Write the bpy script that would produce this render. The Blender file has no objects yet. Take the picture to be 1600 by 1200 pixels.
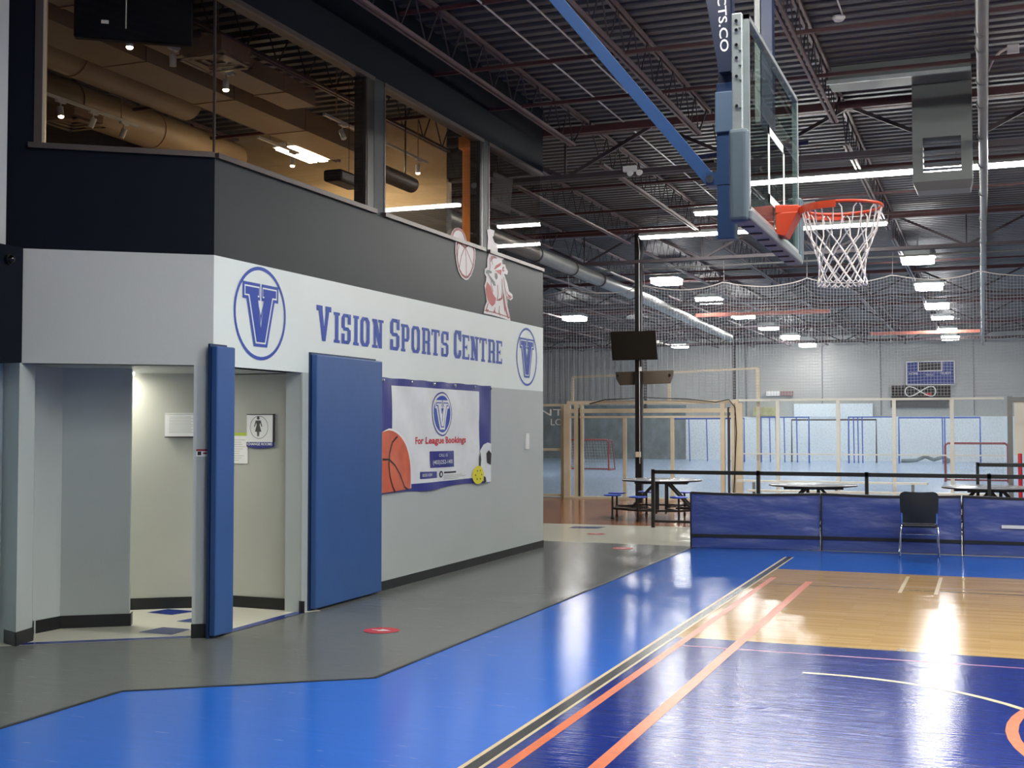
import bpy, bmesh, math, random
from mathutils import Vector, Matrix
from mathutils.geometry import tessellate_polygon
random.seed(7)
scene = bpy.context.scene
COL = scene.collection
R = math.radians

# ------------------------------------------------------------------ camera
cam = bpy.data.cameras.new('camera')
cam.sensor_width = 36.0
cam.lens = 36.0 * 1897.7 / 1600.0
cam.clip_end = 300
camo = bpy.data.objects.new('camera', cam)
camo.location = (0, 0, 1.75)
camo.rotation_mode = 'XYZ'
camo.rotation_euler = (R(90 + 2.005), 0, R(21.352))
COL.objects.link(camo)
scene.camera = camo

# ------------------------------------------------------------------ world, colour management
w = bpy.data.worlds.new('world')
scene.world = w
w.use_nodes = True
w.node_tree.nodes['Background'].inputs[0].default_value = (0.6, 0.6, 0.6, 1)
w.node_tree.nodes['Background'].inputs[1].default_value = 0.02
scene.view_settings.view_transform = 'Standard'
scene.view_settings.look = 'None'
scene.view_settings.exposure = 0.16
scene.view_settings.gamma = 1.0
scene.view_settings.use_curve_mapping = False
scene.cycles.use_denoising = True
scene.cycles.max_bounces = 8
scene.cycles.transparent_max_bounces = 24
scene.cycles.sample_clamp_indirect = 8
STRIP_E = 95.0
HIGHBAY_E = 56.0


# ------------------------------------------------------------------ materials
def srgb(r, g, b):
    f = lambda c: (c / 255 / 12.92) if c / 255 <= 0.04045 else ((c / 255 + 0.055) / 1.055) ** 2.4
    return (f(r), f(g), f(b), 1)


MATS = {}


def mat(name, col, rough=0.6, metal=0.0, spec=0.5, noise=None, bump=None, coat=0.0, emit=None):
    """noise=(scale, amount, stretch xyz) varies the colour; bump=(scale, strength, stretch)"""
    if name in MATS:
        return MATS[name]
    m = bpy.data.materials.new(name)
    m.use_nodes = True
    nt = m.node_tree
    b = nt.nodes['Principled BSDF']
    c = srgb(*col) if max(col) > 1 else (*col, 1)
    b.inputs['Base Color'].default_value = c
    b.inputs['Roughness'].default_value = rough
    b.inputs['Metallic'].default_value = metal
    b.inputs['Specular IOR Level'].default_value = spec
    if coat:
        b.inputs['Coat Weight'].default_value = coat
        b.inputs['Coat Roughness'].default_value = 0.08
    tc = None
    if noise or bump:
        tc = nt.nodes.new('ShaderNodeTexCoord')
    if noise:
        mp = nt.nodes.new('ShaderNodeMapping')
        mp.inputs['Scale'].default_value = noise[2] if len(noise) > 2 else (1, 1, 1)
        nt.links.new(tc.outputs['Object'], mp.inputs[0])
        n = nt.nodes.new('ShaderNodeTexNoise')
        n.inputs['Scale'].default_value = noise[0]
        n.inputs['Detail'].default_value = 5
        nt.links.new(mp.outputs[0], n.inputs['Vector'])
        mr = nt.nodes.new('ShaderNodeMapRange')
        mr.inputs[1].default_value = 0.3
        mr.inputs[2].default_value = 0.7
        mr.inputs[3].default_value = 1 - noise[1]
        mr.inputs[4].default_value = 1 + noise[1]
        nt.links.new(n.outputs['Fac'], mr.inputs[0])
        mx = nt.nodes.new('ShaderNodeVectorMath')
        mx.operation = 'SCALE'
        mx.inputs[0].default_value = c[:3]
        nt.links.new(mr.outputs[0], mx.inputs['Scale'])
        nt.links.new(mx.outputs[0], b.inputs['Base Color'])
    if bump:
        mp = nt.nodes.new('ShaderNodeMapping')
        mp.inputs['Scale'].default_value = bump[2] if len(bump) > 2 else (1, 1, 1)
        nt.links.new(tc.outputs['Object'], mp.inputs[0])
        n = nt.nodes.new('ShaderNodeTexNoise')
        n.inputs['Scale'].default_value = bump[0]
        n.inputs['Detail'].default_value = 3
        nt.links.new(mp.outputs[0], n.inputs['Vector'])
        bp = nt.nodes.new('ShaderNodeBump')
        bp.inputs['Strength'].default_value = bump[1]
        bp.inputs['Distance'].default_value = bump[3] if len(bump) > 3 else 0.02
        nt.links.new(n.outputs['Fac'], bp.inputs['Height'])
        nt.links.new(bp.outputs[0], b.inputs['Normal'])
    if emit:
        b.inputs['Emission Color'].default_value = (*emit[0], 1)
        b.inputs['Emission Strength'].default_value = emit[1]
    MATS[name] = m
    return m


def glass_mat(name, tint=(0.9, 0.95, 0.93), ior=1.5, rough=0.0, scratches=0.0):
    m = bpy.data.materials.new(name)
    m.use_nodes = True
    nt = m.node_tree
    nt.nodes.clear()
    out = nt.nodes.new('ShaderNodeOutputMaterial')
    tr = nt.nodes.new('ShaderNodeBsdfTransparent')
    tr.inputs[0].default_value = (*tint, 1)
    gl = nt.nodes.new('ShaderNodeBsdfGlossy')
    gl.inputs['Roughness'].default_value = rough
    fr = nt.nodes.new('ShaderNodeFresnel')
    fr.inputs[0].default_value = ior
    mx = nt.nodes.new('ShaderNodeMixShader')
    geo = nt.nodes.new('ShaderNodeNewGeometry')       # the rear face of the pane adds no second reflection
    inv = nt.nodes.new('ShaderNodeMath'); inv.operation = 'SUBTRACT'; inv.inputs[0].default_value = 1.0
    nt.links.new(geo.outputs['Backfacing'], inv.inputs[1])
    mul = nt.nodes.new('ShaderNodeMath'); mul.operation = 'MULTIPLY'
    nt.links.new(fr.outputs[0], mul.inputs[0]); nt.links.new(inv.outputs[0], mul.inputs[1])
    nt.links.new(mul.outputs[0], mx.inputs[0])
    nt.links.new(tr.outputs[0], mx.inputs[1])
    nt.links.new(gl.outputs[0], mx.inputs[2])
    last = mx.outputs[0]
    if scratches:
        df = nt.nodes.new('ShaderNodeBsdfDiffuse')
        df.inputs[0].default_value = (0.75, 0.8, 0.82, 1)
        tc = nt.nodes.new('ShaderNodeTexCoord')
        mp = nt.nodes.new('ShaderNodeMapping')
        mp.inputs['Scale'].default_value = (9, 6, 7)
        nt.links.new(tc.outputs['Object'], mp.inputs[0])
        n = nt.nodes.new('ShaderNodeTexNoise')
        n.inputs['Scale'].default_value = 3
        n.inputs['Detail'].default_value = 6
        nt.links.new(mp.outputs[0], n.inputs['Vector'])
        mr = nt.nodes.new('ShaderNodeMapRange')
        mr.inputs[1].default_value = 0.45
        mr.inputs[2].default_value = 0.8
        mr.inputs[3].default_value = 0.03
        mr.inputs[4].default_value = scratches
        nt.links.new(n.outputs['Fac'], mr.inputs[0])
        m2 = nt.nodes.new('ShaderNodeMixShader')
        nt.links.new(mr.outputs[0], m2.inputs[0])
        nt.links.new(last, m2.inputs[1])
        nt.links.new(df.outputs[0], m2.inputs[2])
        last = m2.outputs[0]
    nt.links.new(last, out.inputs[0])
    return m


def floor_mat(name, col, rough, bumpstr=0.05, coln=0.06, speck=None, scratch=True, planks=None):
    """glossy floor paint/board with fine plank streaks running along X"""
    m = bpy.data.materials.new(name)
    m.use_nodes = True
    nt = m.node_tree
    L = nt.links.new
    b = nt.nodes['Principled BSDF']
    b.inputs['Roughness'].default_value = rough
    b.inputs['IOR'].default_value = 1.21
    tc = nt.nodes.new('ShaderNodeTexCoord')
    base = nt.nodes.new('ShaderNodeRGB')
    base.outputs[0].default_value = srgb(*col)
    colout = base.outputs[0]
    if planks:
        mp = nt.nodes.new('ShaderNodeMapping')
        L(tc.outputs['Object'], mp.inputs[0])
        br = nt.nodes.new('ShaderNodeTexBrick')
        br.inputs['Scale'].default_value = 1.0
        br.inputs['Brick Width'].default_value = 0.9
        br.inputs['Row Height'].default_value = 0.057
        br.inputs['Mortar Size'].default_value = 0.0008
        br.inputs['Color1'].default_value = srgb(*planks[0])
        br.inputs['Color2'].default_value = srgb(*planks[1])
        br.inputs['Mortar'].default_value = srgb(*planks[2])
        br.offset = 0.37
        L(mp.outputs[0], br.inputs['Vector'])
        colout = br.outputs['Color']
    mp = nt.nodes.new('ShaderNodeMapping')
    mp.inputs['Scale'].default_value = (1.2, 16, 1)
    L(tc.outputs['Object'], mp.inputs[0])
    n = nt.nodes.new('ShaderNodeTexNoise')
    n.inputs['Scale'].default_value = 2.0
    n.inputs['Detail'].default_value = 6
    L(mp.outputs[0], n.inputs['Vector'])
    mr = nt.nodes.new('ShaderNodeMapRange')
    mr.inputs[1].default_value = 0.3
    mr.inputs[2].default_value = 0.7
    mr.inputs[3].default_value = 1 - coln
    mr.inputs[4].default_value = 1 + coln
    L(n.outputs['Fac'], mr.inputs[0])
    sc = nt.nodes.new('ShaderNodeVectorMath')
    sc.operation = 'SCALE'
    L(colout, sc.inputs[0])
    L(mr.outputs[0], sc.inputs['Scale'])
    colout = sc.outputs[0]
    if speck:
        v = nt.nodes.new('ShaderNodeTexVoronoi')
        v.inputs['Scale'].default_value = speck[0]
        L(tc.outputs['Object'], v.inputs['Vector'])
        cr = nt.nodes.new('ShaderNodeMapRange')
        cr.inputs[1].default_value = 0.12
        cr.inputs[2].default_value = 0.22
        cr.inputs[3].default_value = speck[2]
        cr.inputs[4].default_value = 0.0
        L(v.outputs['Distance'], cr.inputs[0])
        mm = nt.nodes.new('ShaderNodeMix')
        mm.data_type = 'RGBA'
        L(cr.outputs[0], mm.inputs[0])
        L(colout, mm.inputs[6])
        mm.inputs[7].default_value = srgb(*speck[1])
        colout = mm.outputs[2]
    if scratch:
        mp3 = nt.nodes.new('ShaderNodeMapping')
        mp3.inputs['Scale'].default_value = (1.0, 9.0, 1)
        mp3.inputs['Rotation'].default_value = (0, 0, 0.35)
        L(tc.outputs['Object'], mp3.inputs[0])
        n3 = nt.nodes.new('ShaderNodeTexNoise')
        n3.inputs['Scale'].default_value = 3.5
        n3.inputs['Detail'].default_value = 8
        n3.inputs['Distortion'].default_value = 0.4
        L(mp3.outputs[0], n3.inputs['Vector'])
        mr3 = nt.nodes.new('ShaderNodeMapRange')
        mr3.inputs[1].default_value = 0.68
        mr3.inputs[2].default_value = 0.74
        mr3.inputs[3].default_value = 0
        mr3.inputs[4].default_value = 0.35
        L(n3.outputs['Fac'], mr3.inputs[0])
        mm = nt.nodes.new('ShaderNodeMix')
        mm.data_type = 'RGBA'
        L(mr3.outputs[0], mm.inputs[0])
        L(colout, mm.inputs[6])
        mm.inputs[7].default_value = srgb(190, 195, 215)
        colout = mm.outputs[2]
    L(colout, b.inputs['Base Color'])
    n2 = nt.nodes.new('ShaderNodeTexNoise')
    mp2 = nt.nodes.new('ShaderNodeMapping')
    mp2.inputs['Scale'].default_value = (0.7, 22, 1)
    L(tc.outputs['Object'], mp2.inputs[0])
    L(mp2.outputs[0], n2.inputs['Vector'])
    n2.inputs['Scale'].default_value = 2.5
    n2.inputs['Detail'].default_value = 4
    bp = nt.nodes.new('ShaderNodeBump')
    bp.inputs['Strength'].default_value = bumpstr
    bp.inputs['Distance'].default_value = 0.01
    L(n2.outputs['Fac'], bp.inputs['Height'])
    L(bp.outputs[0], b.inputs['Normal'])
    MATS[name] = m
    return m


GREY = mat('grey wall paint', (176, 183, 182), 0.45, noise=(1.3, 0.03), bump=(60, 0.05))
WHITE = mat('white wall paint', (222, 231, 228), 0.45, noise=(1.3, 0.02), bump=(60, 0.05))
DARK = mat('charcoal wall paint', (41, 47, 49), 0.5, 0.0, 0.25, noise=(1.3, 0.05))
NAVYSHADE = mat('shaded navy wall paint', (13, 19, 28), 0.6, 0.0, 0.08, noise=(1.3, 0.05))  # dimmer light on angled front and header put into the colour
BASE = mat('black vinyl baseboard', (22, 24, 26), 0.4)
PADB = mat('blue vinyl pad', (46, 84, 140), 0.42, noise=(1.5, 0.05), bump=(5, 0.15))
NAVYE = mat('navy pad edge', (16, 42, 84), 0.45)
SIGNBLUE = mat('sign blue paint', (40, 72, 165), 0.5)
SIGNDEEP = mat('logo blue paint', (24, 62, 160), 0.5)
DECK = mat('galvanised roof deck', (86, 86, 88), 0.5, 0.3, noise=(1.0, 0.12))
MAROON = mat('maroon primed steel', (74, 40, 44), 0.55, noise=(3, 0.12))
DKSTEEL = mat('dark steel', (58, 50, 56), 0.55)
JOIST = mat('grey primed steel joist', (104, 88, 90), 0.5, noise=(3, 0.1))
GALV = mat('galvanised metal', (120, 122, 121), 0.42, 0.5, noise=(5, 0.1))
DUCTG = mat('grey sheet metal', (104, 109, 108), 0.45, 0.3, noise=(2, 0.06))
CONDUIT = mat('light conduit', (190, 188, 190), 0.4, 0.2)
WHITEP = mat('white plastic', (225, 226, 224), 0.45)
BLACK = mat('black steel', (20, 20, 23), 0.4)
BLACKF = mat('black mesh fabric', (24, 29, 34), 0.75, bump=(300, 0.4, (1, 1, 1), 0.002))
CHROME = mat('chrome', (215, 215, 218), 0.12, 1.0)
ORANGE = mat('orange rim paint', (200, 66, 34), 0.38, noise=(12, 0.1))
CORD = mat('white net cord', (222, 214, 208), 0.8)
MASTB = mat('blue steel mast', (40, 60, 94), 0.32, noise=(6, 0.08))
MASTD = mat('navy steel brace', (20, 30, 56), 0.35)
PADG = mat('grey board padding', (84, 98, 106), 0.55, noise=(9, 0.05))
ALU = mat('brushed aluminium', (176, 184, 184), 0.35, 0.6, noise=(9, 0.1))
BEIGE = mat('beige steel frame', (206, 194, 170), 0.5, noise=(4, 0.06))
OFFW = mat('off white frame', (214, 214, 206), 0.5, noise=(4, 0.05))
MATV = mat('blue vinyl divider', (64, 80, 144), 0.42, noise=(3, 0.04, (1, 1, 3)), bump=(1.5, 0.6, (1.0, 1.0, 2.6), 0.08))
BLACKT = mat('black trim tape', (12, 13, 22), 0.5)
SEATB = mat('blue plastic stool', (40, 78, 196), 0.35)
TABT = mat('grey laminate table top', (150, 152, 160), 0.18)
TUBE = mat('lamp tube', (255, 255, 255), 0.5, emit=((1.0, 0.985, 0.93), STRIP_E))
HBAY = mat('high bay lens', (255, 255, 255), 0.5, emit=((1.0, 0.99, 0.96), HIGHBAY_E))
PANEL = mat('light panel lens', (255, 255, 255), 0.5, emit=((1.0, 0.95, 0.86), 12))
SPOTE = mat('warm spot bulb', (255, 240, 210), 0.5, emit=((1.0, 0.82, 0.55), 30))
TANW = mat('tan interior paint', (206, 180, 140), 0.6, noise=(1, 0.03))
TANC = mat('tan painted ceiling steel', (150, 122, 92), 0.6, noise=(1.5, 0.1))
TAND = mat('tan painted duct', (140, 120, 92), 0.5, noise=(1.5, 0.06))
DKINT = mat('dark interior', (34, 30, 30), 0.6)
WOODC = mat('orange varnished wood', (238, 156, 84), 0.4, noise=(3, 0.1, (6, 6, 0.5)))
BRONZE = mat('bronze window frame', (78, 69, 66), 0.4, 0.4)
BRONZED = mat('dark bronze window frame', (34, 30, 29), 0.4, 0.3)
BEIGEF = mat('beige window edge', (176, 160, 140), 0.4)
FARW = mat('grey metal cladding', (172, 175, 172), 0.5, noise=(0.6, 0.06))
FARW2 = mat('grey concrete wall', (150, 152, 154), 0.7, noise=(0.5, 0.08))
FARWH = mat('white rink boards', (226, 238, 244), 0.4, noise=(0.6, 0.03))
DGREEN = mat('dark green panel', (122, 136, 140), 0.5, noise=(2.5, 0.3, (1, 1, 0.6)))
GOALB = mat('blue goal paint', (52, 96, 188), 0.5)
REDP = mat('dark red pipe', (140, 44, 52), 0.45)
SCBLUE = mat('scoreboard blue', (38, 58, 128), 0.5)
SCBLK = mat('scoreboard black', (16, 18, 26), 0.5)
PRWHITE = mat('printed white', (235, 236, 234), 0.6)
VINYLW = mat('banner white vinyl', (222, 226, 228), 0.4, noise=(4, 0.05))
VINYLN = mat('banner navy vinyl', (50, 54, 132), 0.4, noise=(8, 0.06))
PRRED = mat('printed red', (196, 50, 58), 0.55)
PRORANGE = mat('printed basketball orange', (206, 100, 70), 0.45, noise=(5, 0.15))
PRBLACK = mat('printed black', (28, 22, 24), 0.55)
PRYEL = mat('printed yellow', (222, 214, 60), 0.5)
DECW = mat('white decal vinyl', (232, 226, 226), 0.5)
DECM = mat('maroon decal vinyl', (150, 52, 62), 0.5)
DECR = mat('red decal vinyl', (176, 44, 44), 0.5)
DECG = mat('grey decal vinyl', (96, 104, 104), 0.5)
LIME = mat('lime paper', (176, 196, 70), 0.7)
GREYP = mat('grey pencil print', (176, 176, 170), 0.7)
SCREEN = mat('dark monitor screen', (18, 16, 15), 0.28)
BRNPL = mat('brown monitor back', (84, 74, 64), 0.55)
GLASS = glass_mat('window glass', (0.92, 0.9, 0.88), 1.62)
BGLASS = glass_mat('tempered backboard glass', (0.78, 0.88, 0.85), 1.5)
RGLASS = glass_mat('scuffed rink glass', (0.97, 0.98, 0.98), 1.45, scratches=0.12)

# ------------------------------------------------------------------ mesh helpers
OFF = {}


def tag(o, label=None, cat=None, group=None, kind=None):
    if label: o['label'] = label
    if cat: o['category'] = cat
    if group: o['group'] = group
    if kind: o['kind'] = kind
    return o


def thing(name, label, cat, loc=(0, 0, 0), rz=0, group=None):
    o = bpy.data.objects.new(name, None)
    COL.objects.link(o)
    o.location = loc
    o.rotation_euler = (0, 0, rz)
    o.empty_display_size = 0.1
    OFF[o] = Vector(loc)
    return tag(o, label, cat, group)


class MB:
    def __init__(s):
        s.v, s.f, s.m = [], [], []

    def add(s, vs, fs, m=0):
        k = len(s.v)
        s.v += [tuple(v) for v in vs]
        for f in fs:
            s.f.append([i + k for i in f]); s.m.append(m)
        return s

    def box(s, x0, x1, y0, y1, z0, z1, m=0):
        x0, x1 = sorted((x0, x1)); y0, y1 = sorted((y0, y1)); z0, z1 = sorted((z0, z1))
        return s.add([(x0, y0, z0), (x1, y0, z0), (x1, y1, z0), (x0, y1, z0), (x0, y0, z1), (x1, y0, z1), (x1, y1, z1), (x0, y1, z1)],
                     [(0, 3, 2, 1), (4, 5, 6, 7), (0, 1, 5, 4), (1, 2, 6, 5), (2, 3, 7, 6), (3, 0, 4, 7)], m)

    def obox(s, o, u, v, wv, m=0):
        """box from corner o along three edge vectors"""
        o, u, v, wv = map(Vector, (o, u, v, wv))
        p = [o, o + u, o + u + v, o + v]
        q = [a + wv for a in p]
        fs = [(0, 3, 2, 1), (4, 5, 6, 7), (0, 1, 5, 4), (1, 2, 6, 5), (2, 3, 7, 6), (3, 0, 4, 7)]
        if u.cross(v).dot(wv) < 0:
            fs = [f[::-1] for f in fs]
        return s.add(p + q, fs, m)

    def bar(s, a, b, wd, ht=None, m=0, up=(0, 0, 1)):
        """rectangular bar between two points"""
        a, b = Vector(a), Vector(b)
        ht = ht or wd
        d = (b - a)
        z = Vector(up)
        if abs(d.normalized().dot(z)) > 0.98:
            z = Vector((0, 1, 0))
        x = d.cross(z).normalized()
        y = x.cross(d).normalized()
        return s.obox(a - x * wd / 2 - y * ht / 2, x * wd, y * ht, d, m)

    def tube(s, a, b, r, n=8, m=0, caps=True, r2=None):
        a, b = Vector(a), Vector(b)
        d = (b - a).normalized()
        x = d.orthogonal().normalized(); y = d.cross(x)
        r2 = r if r2 is None else r2
        vs = [a + (x * math.cos(t) + y * math.sin(t)) * r for t in [2 * math.pi * i / n for i in range(n)]]
        vs += [b + (x * math.cos(t) + y * math.sin(t)) * r2 for t in [2 * math.pi * i / n for i in range(n)]]
        fs = [(i, (i + 1) % n, n + (i + 1) % n, n + i) for i in range(n)]
        if caps:
            fs += [tuple(range(n))[::-1], tuple(range(n, 2 * n))]
        return s.add(vs, fs, m)

    def path(s, pts, r, n=6, m=0, closed=False):
        """tube along a polyline with shared rings"""
        pts = [Vector(p) for p in pts]
        N = len(pts)
        rings = []
        prev = None
        for i, p in enumerate(pts):
            if closed:
                d = (pts[(i + 1) % N] - pts[i - 1]).normalized()
            else:
                d = (pts[min(i + 1, N - 1)] - pts[max(i - 1, 0)]).normalized()
            x = d.orthogonal().normalized() if prev is None else (prev - d * prev.dot(d)).normalized()
            prev = x
            y = d.cross(x)
            rings.append([p + (x * math.cos(t) + y * math.sin(t)) * r for t in [2 * math.pi * j / n for j in range(n)]])
        vs = [v for rg in rings for v in rg]
        fs = []
        for i in range(N if closed else N - 1):
            a, b = i * n, ((i + 1) % N) * n
            fs += [(a + j, a + (j + 1) % n, b + (j + 1) % n, b + j) for j in range(n)]
        if not closed:
            fs += [tuple(range(n))[::-1], tuple(range((N - 1) * n, N * n))]
        return s.add(vs, fs, m)

    def prism(s, pts, d, m=0):
        """extrude a planar 3D polygon by vector d"""
        pts = [Vector(p) for p in pts]
        d = Vector(d); n = len(pts)
        nrm = Vector((0, 0, 0))
        for i in range(n):
            nrm += pts[i].cross(pts[(i + 1) % n])
        fs = [tuple(range(n))[::-1], tuple(range(n, 2 * n))] + [(i, (i + 1) % n, n + (i + 1) % n, n + i) for i in range(n)]
        if nrm.dot(d) < 0:
            fs = [f[::-1] for f in fs]
        return s.add(pts + [p + d for p in pts], fs, m)

    def lathe(s, c, prof, n=24, m=0, axis='z'):
        vs, fs = [], []
        for r, z in prof:
            for i in range(n):
                t = 2 * math.pi * i / n
                if axis == 'z': vs.append((c[0] + r * math.cos(t), c[1] + r * math.sin(t), c[2] + z))
                elif axis == 'x': vs.append((c[0] + z, c[1] + r * math.cos(t), c[2] + r * math.sin(t)))
        k = len(prof)
        for j in range(k - 1):
            for i in range(n):
                fs.append((j * n + i, j * n + (i + 1) % n, (j + 1) * n + (i + 1) % n, (j + 1) * n + i))
        fs.append(tuple(range(n))[::-1]); fs.append(tuple(range((k - 1) * n, k * n)))
        return s.add(vs, fs, m)

    def build(s, name, mats, parent=None, smooth=False, bevel=0, off=None, seg=2):
        me = bpy.data.meshes.new(name)
        o = Vector((0, 0, 0))
        if off is not None:
            o = Vector(off)
        elif parent is not None:
            p = parent
            while p is not None:
                if p in OFF: o = OFF[p]
                p = p.parent
        me.from_pydata([(v[0] - o.x, v[1] - o.y, v[2] - o.z) for v in s.v], [], s.f)
        if not isinstance(mats, (list, tuple)): mats = [mats]
        for mm in mats: me.materials.append(mm)
        for p, k in zip(me.polygons, s.m):
            p.material_index = k
            p.use_smooth = smooth
        bm = bmesh.new(); bm.from_mesh(me)
        bmesh.ops.recalc_face_normals(bm, faces=bm.faces)
        bm.to_mesh(me); bm.free()
        me.update()
        ob = bpy.data.objects.new(name, me)
        COL.objects.link(ob)
        if parent is not None: ob.parent = parent
        if bevel:
            md = ob.modifiers.new('bevel', 'BEVEL'); md.width = bevel; md.segments = seg; md.limit_method = 'ANGLE'
        if smooth:
            md = ob.modifiers.new('split', 'EDGE_SPLIT'); md.split_angle = R(40)
        return ob


def struct(name, mb, mats, label, cat, **k):
    return tag(mb.build(name, mats, **k), label, cat, kind='structure')


def copy_tree(o, parent=None):
    c = o.copy(); COL.objects.link(c)
    if parent is not None: c.parent = parent
    for ch in [x for x in bpy.data.objects if x.parent == o]:
        copy_tree(ch, c)
    return c


def text_geo(txt, size=1.0, fit_w=None, fit_h=None, bold=0.0):
    """verts (x right, y up) and faces of a string, scaled to a box whose lower-left is 0,0"""
    cu = bpy.data.curves.new('t', 'FONT')
    cu.body = txt; cu.size = size; cu.resolution_u = 3
    cu.offset = bold
    ob = bpy.data.objects.new('t', cu)
    COL.objects.link(ob)
    dg = bpy.context.evaluated_depsgraph_get(); dg.update()
    me = bpy.data.meshes.new_from_object(ob.evaluated_get(dg))
    vs = [(v.co.x, v.co.y) for v in me.vertices]; fs = [tuple(p.vertices) for p in me.polygons]
    bpy.data.objects.remove(ob); bpy.data.curves.remove(cu); bpy.data.meshes.remove(me)
    x0 = min(v[0] for v in vs); x1 = max(v[0] for v in vs); y0 = min(v[1] for v in vs); y1 = max(v[1] for v in vs)
    sx = fit_w / (x1 - x0) if fit_w else 1; sy = fit_h / (y1 - y0) if fit_h else 1
    return [((x - x0) * sx, (y - y0) * sy) for x, y in vs], fs


def put_text(mb, txt, o, u, v, wd, ht, m, bold=0.0):
    o, u, v = Vector(o), Vector(u).normalized(), Vector(v).normalized()
    vs, fs = text_geo(txt, 1.0, wd, ht, bold)
    mb.add([o + u * x + v * y for x, y in vs], fs, m)


# ================================================================== SETTING
# ---- floor zones (all at z = 0, each a slab of its own)
WALLX = -6.03
fd = Vector((-0.81, -0.587, 0))                       # direction of the angled front of the building
fn = Vector((0.587, -0.81, 0))                        # its outward normal
A0 = Vector((WALLX, 8.55, 0))

F_RUB = floor_mat('speckled rubber floor', (108, 111, 108), 0.2, 0.02, 0.05, speck=(95, (160, 162, 160), 0.4))
F_BLUE = floor_mat('bright blue court paint', (46, 108, 208), 0.13, 0.10, 0.04)
F_NAVY = floor_mat('navy court paint', (28, 48, 126), 0.12, 0.16, 0.12)
F_WOOD = floor_mat('maple court boards', (205, 168, 110), 0.11, 0.12, 0.06, scratch=False, planks=((212, 176, 118), (194, 156, 98), (168, 130, 80)))
F_CREAM = floor_mat('cream floor tile', (214, 212, 196), 0.16, 0.02, 0.03, scratch=False)
F_BROWN = floor_mat('brown wood floor', (150, 100, 72), 0.16, 0.04, 0.1, scratch=False, planks=((158, 106, 76), (140, 92, 66), (112, 74, 54)))
F_RINK = floor_mat('pale blue rink floor', (172, 196, 228), 0.22, 0.02, 0.04, scratch=False)
F_TILEB = floor_mat('blue floor tile', (44, 62, 138), 0.16, 0.02, 0.03, scratch=False)


def slab(name, poly, m, label, z=0.0, t=0.02):
    mb = MB(); mb.prism([(x, y, z - t) for x, y in poly], (0, 0, t))
    return struct(name, mb, m, label, 'floor')


slab('floor', [(-5.35, -8), (-5.35, 6.6), (-3.99, 7.583), (-3.99, 17.57), (-7.5, 17.57), (-7.5, 9.98), (-6.03, 9.98), (-6.03, 8.55), (-7.3, 7.63), (-9, 6.4), (-9, -8)], F_RUB,
     'speckled grey rubber walkway beside the sign wall')
slab('floor', [(-5.35, -8), (-2.548, -8), (-2.548, 15.17), (14, 15.17), (14, 17.75), (-3.99, 17.57), (-3.99, 7.583), (-5.35, 6.6)], F_BLUE,
     'bright blue painted border of the court floor')
slab('floor', [(-2.548, -8), (14, -8), (14, 9.97), (-2.548, 9.97)], F_NAVY, 'navy painted half of the court floor with scuffs')
slab('floor', [(-2.548, 9.97), (14, 9.97), (14, 15.17), (-2.548, 15.17)], F_WOOD, 'bare maple boards of the court floor')
slab('floor', [(-14, 17.57), (-3.99, 17.57), (14, 17.75), (14, 20.9), (-4.86, 20.9), (-14, 20.4)], F_CREAM, 'cream tiled walkway beyond the court')
slab('floor', [(-14, 20.4), (-4.86, 20.9), (14, 20.9), (14, 28.5), (-14, 28.5)], F_BROWN, 'brown wooden floor under the round tables')
slab('floor', [(-26, 28.5), (14, 28.5), (14, 64.2), (-26, 64.2)], F_RINK, 'pale blue floor of the far rink')
slab('floor', [(-6.03, 8.55), (-6.03, 9.98), (-5.92, 10.15), (-9, 12.5), (-12, 10), (-9, 6.4)], F_CREAM, 'cream tiled floor in the change room entrance', z=0.0015)

# tile diamonds and border in the entrance, painted court lines
mb = MB()
def fl(mb, pts, m=0, z=0.0035):
    mb.add([(x, y, z) for x, y in pts], [tuple(range(len(pts)))], m)
    return mb
fl(mb, [(-7.38, 9.45), (-7.33, 9.70), (-7.0, 9.68), (-7.07, 9.41)])
fl(mb, [(-6.74, 8.52), (-6.71, 8.81), (-6.42, 8.81), (-6.40, 8.52)])
fl(mb, [(-6.80, 9.12), (-6.77, 9.36), (-6.50, 9.36), (-6.50, 9.12)])
fl(mb, [(-6.10, 8.60), (-6.10, 9.98), (-6.0, 9.98), (-6.0, 8.60)], z=0.0037)
fl(mb, [tuple((A0 + fd * 0.1 + fn * 0.0)[:2]), tuple((A0 + fd * 1.5)[:2]), tuple((A0 + fd * 1.5 - fn * 0.1)[:2]), tuple((A0 + fd * 0.1 - fn * 0.1)[:2])], z=0.0037)
struct('floor_tile_pattern', mb, F_TILEB, 'blue diamonds and border set in the cream entrance tiles', 'floor')

LCREAM = mat('cream line paint', (222, 200, 158), 0.3)
LBLACK = mat('black line paint', (24, 24, 28), 0.25)
LORANGE = mat('orange line paint', (226, 118, 70), 0.3, noise=(14, 0.12))
LPINK = mat('pink line paint', (190, 110, 130), 0.3)
LBROWN = mat('brown line paint', (130, 90, 70), 0.3)
def ln(mb, x0, x1, y0, y1, m, z=0.0012):
    fl(mb, [(x0, y0), (x1, y0), (x1, y1), (x0, y1)], m, z)
def pline(mb, pts, wd, m, z):
    for a, b in zip(pts[:-1], pts[1:]):
        a, b = Vector(a), Vector(b); d = (b - a).normalized(); p = Vector((-d.y, d.x)) * wd / 2
        fl(mb, [a - p, b - p, b + p, a + p], m, z)
mb = MB()
ln(mb, -2.552, -2.524, -8, 16.6, 0)
ln(mb, -2.524, -2.452, -8, 16.6, 1)
ln(mb, -2.452, -2.43, -8, 16.6, 0)
ln(mb, -2.362, -2.298, -8, 14.3, 2)
ln(mb, -1.93, -1.85, -8, 14.05, 2, 0.0018)
ln(mb, -2.42, 14, 9.955, 9.985, 1, 0.0008)
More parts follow.
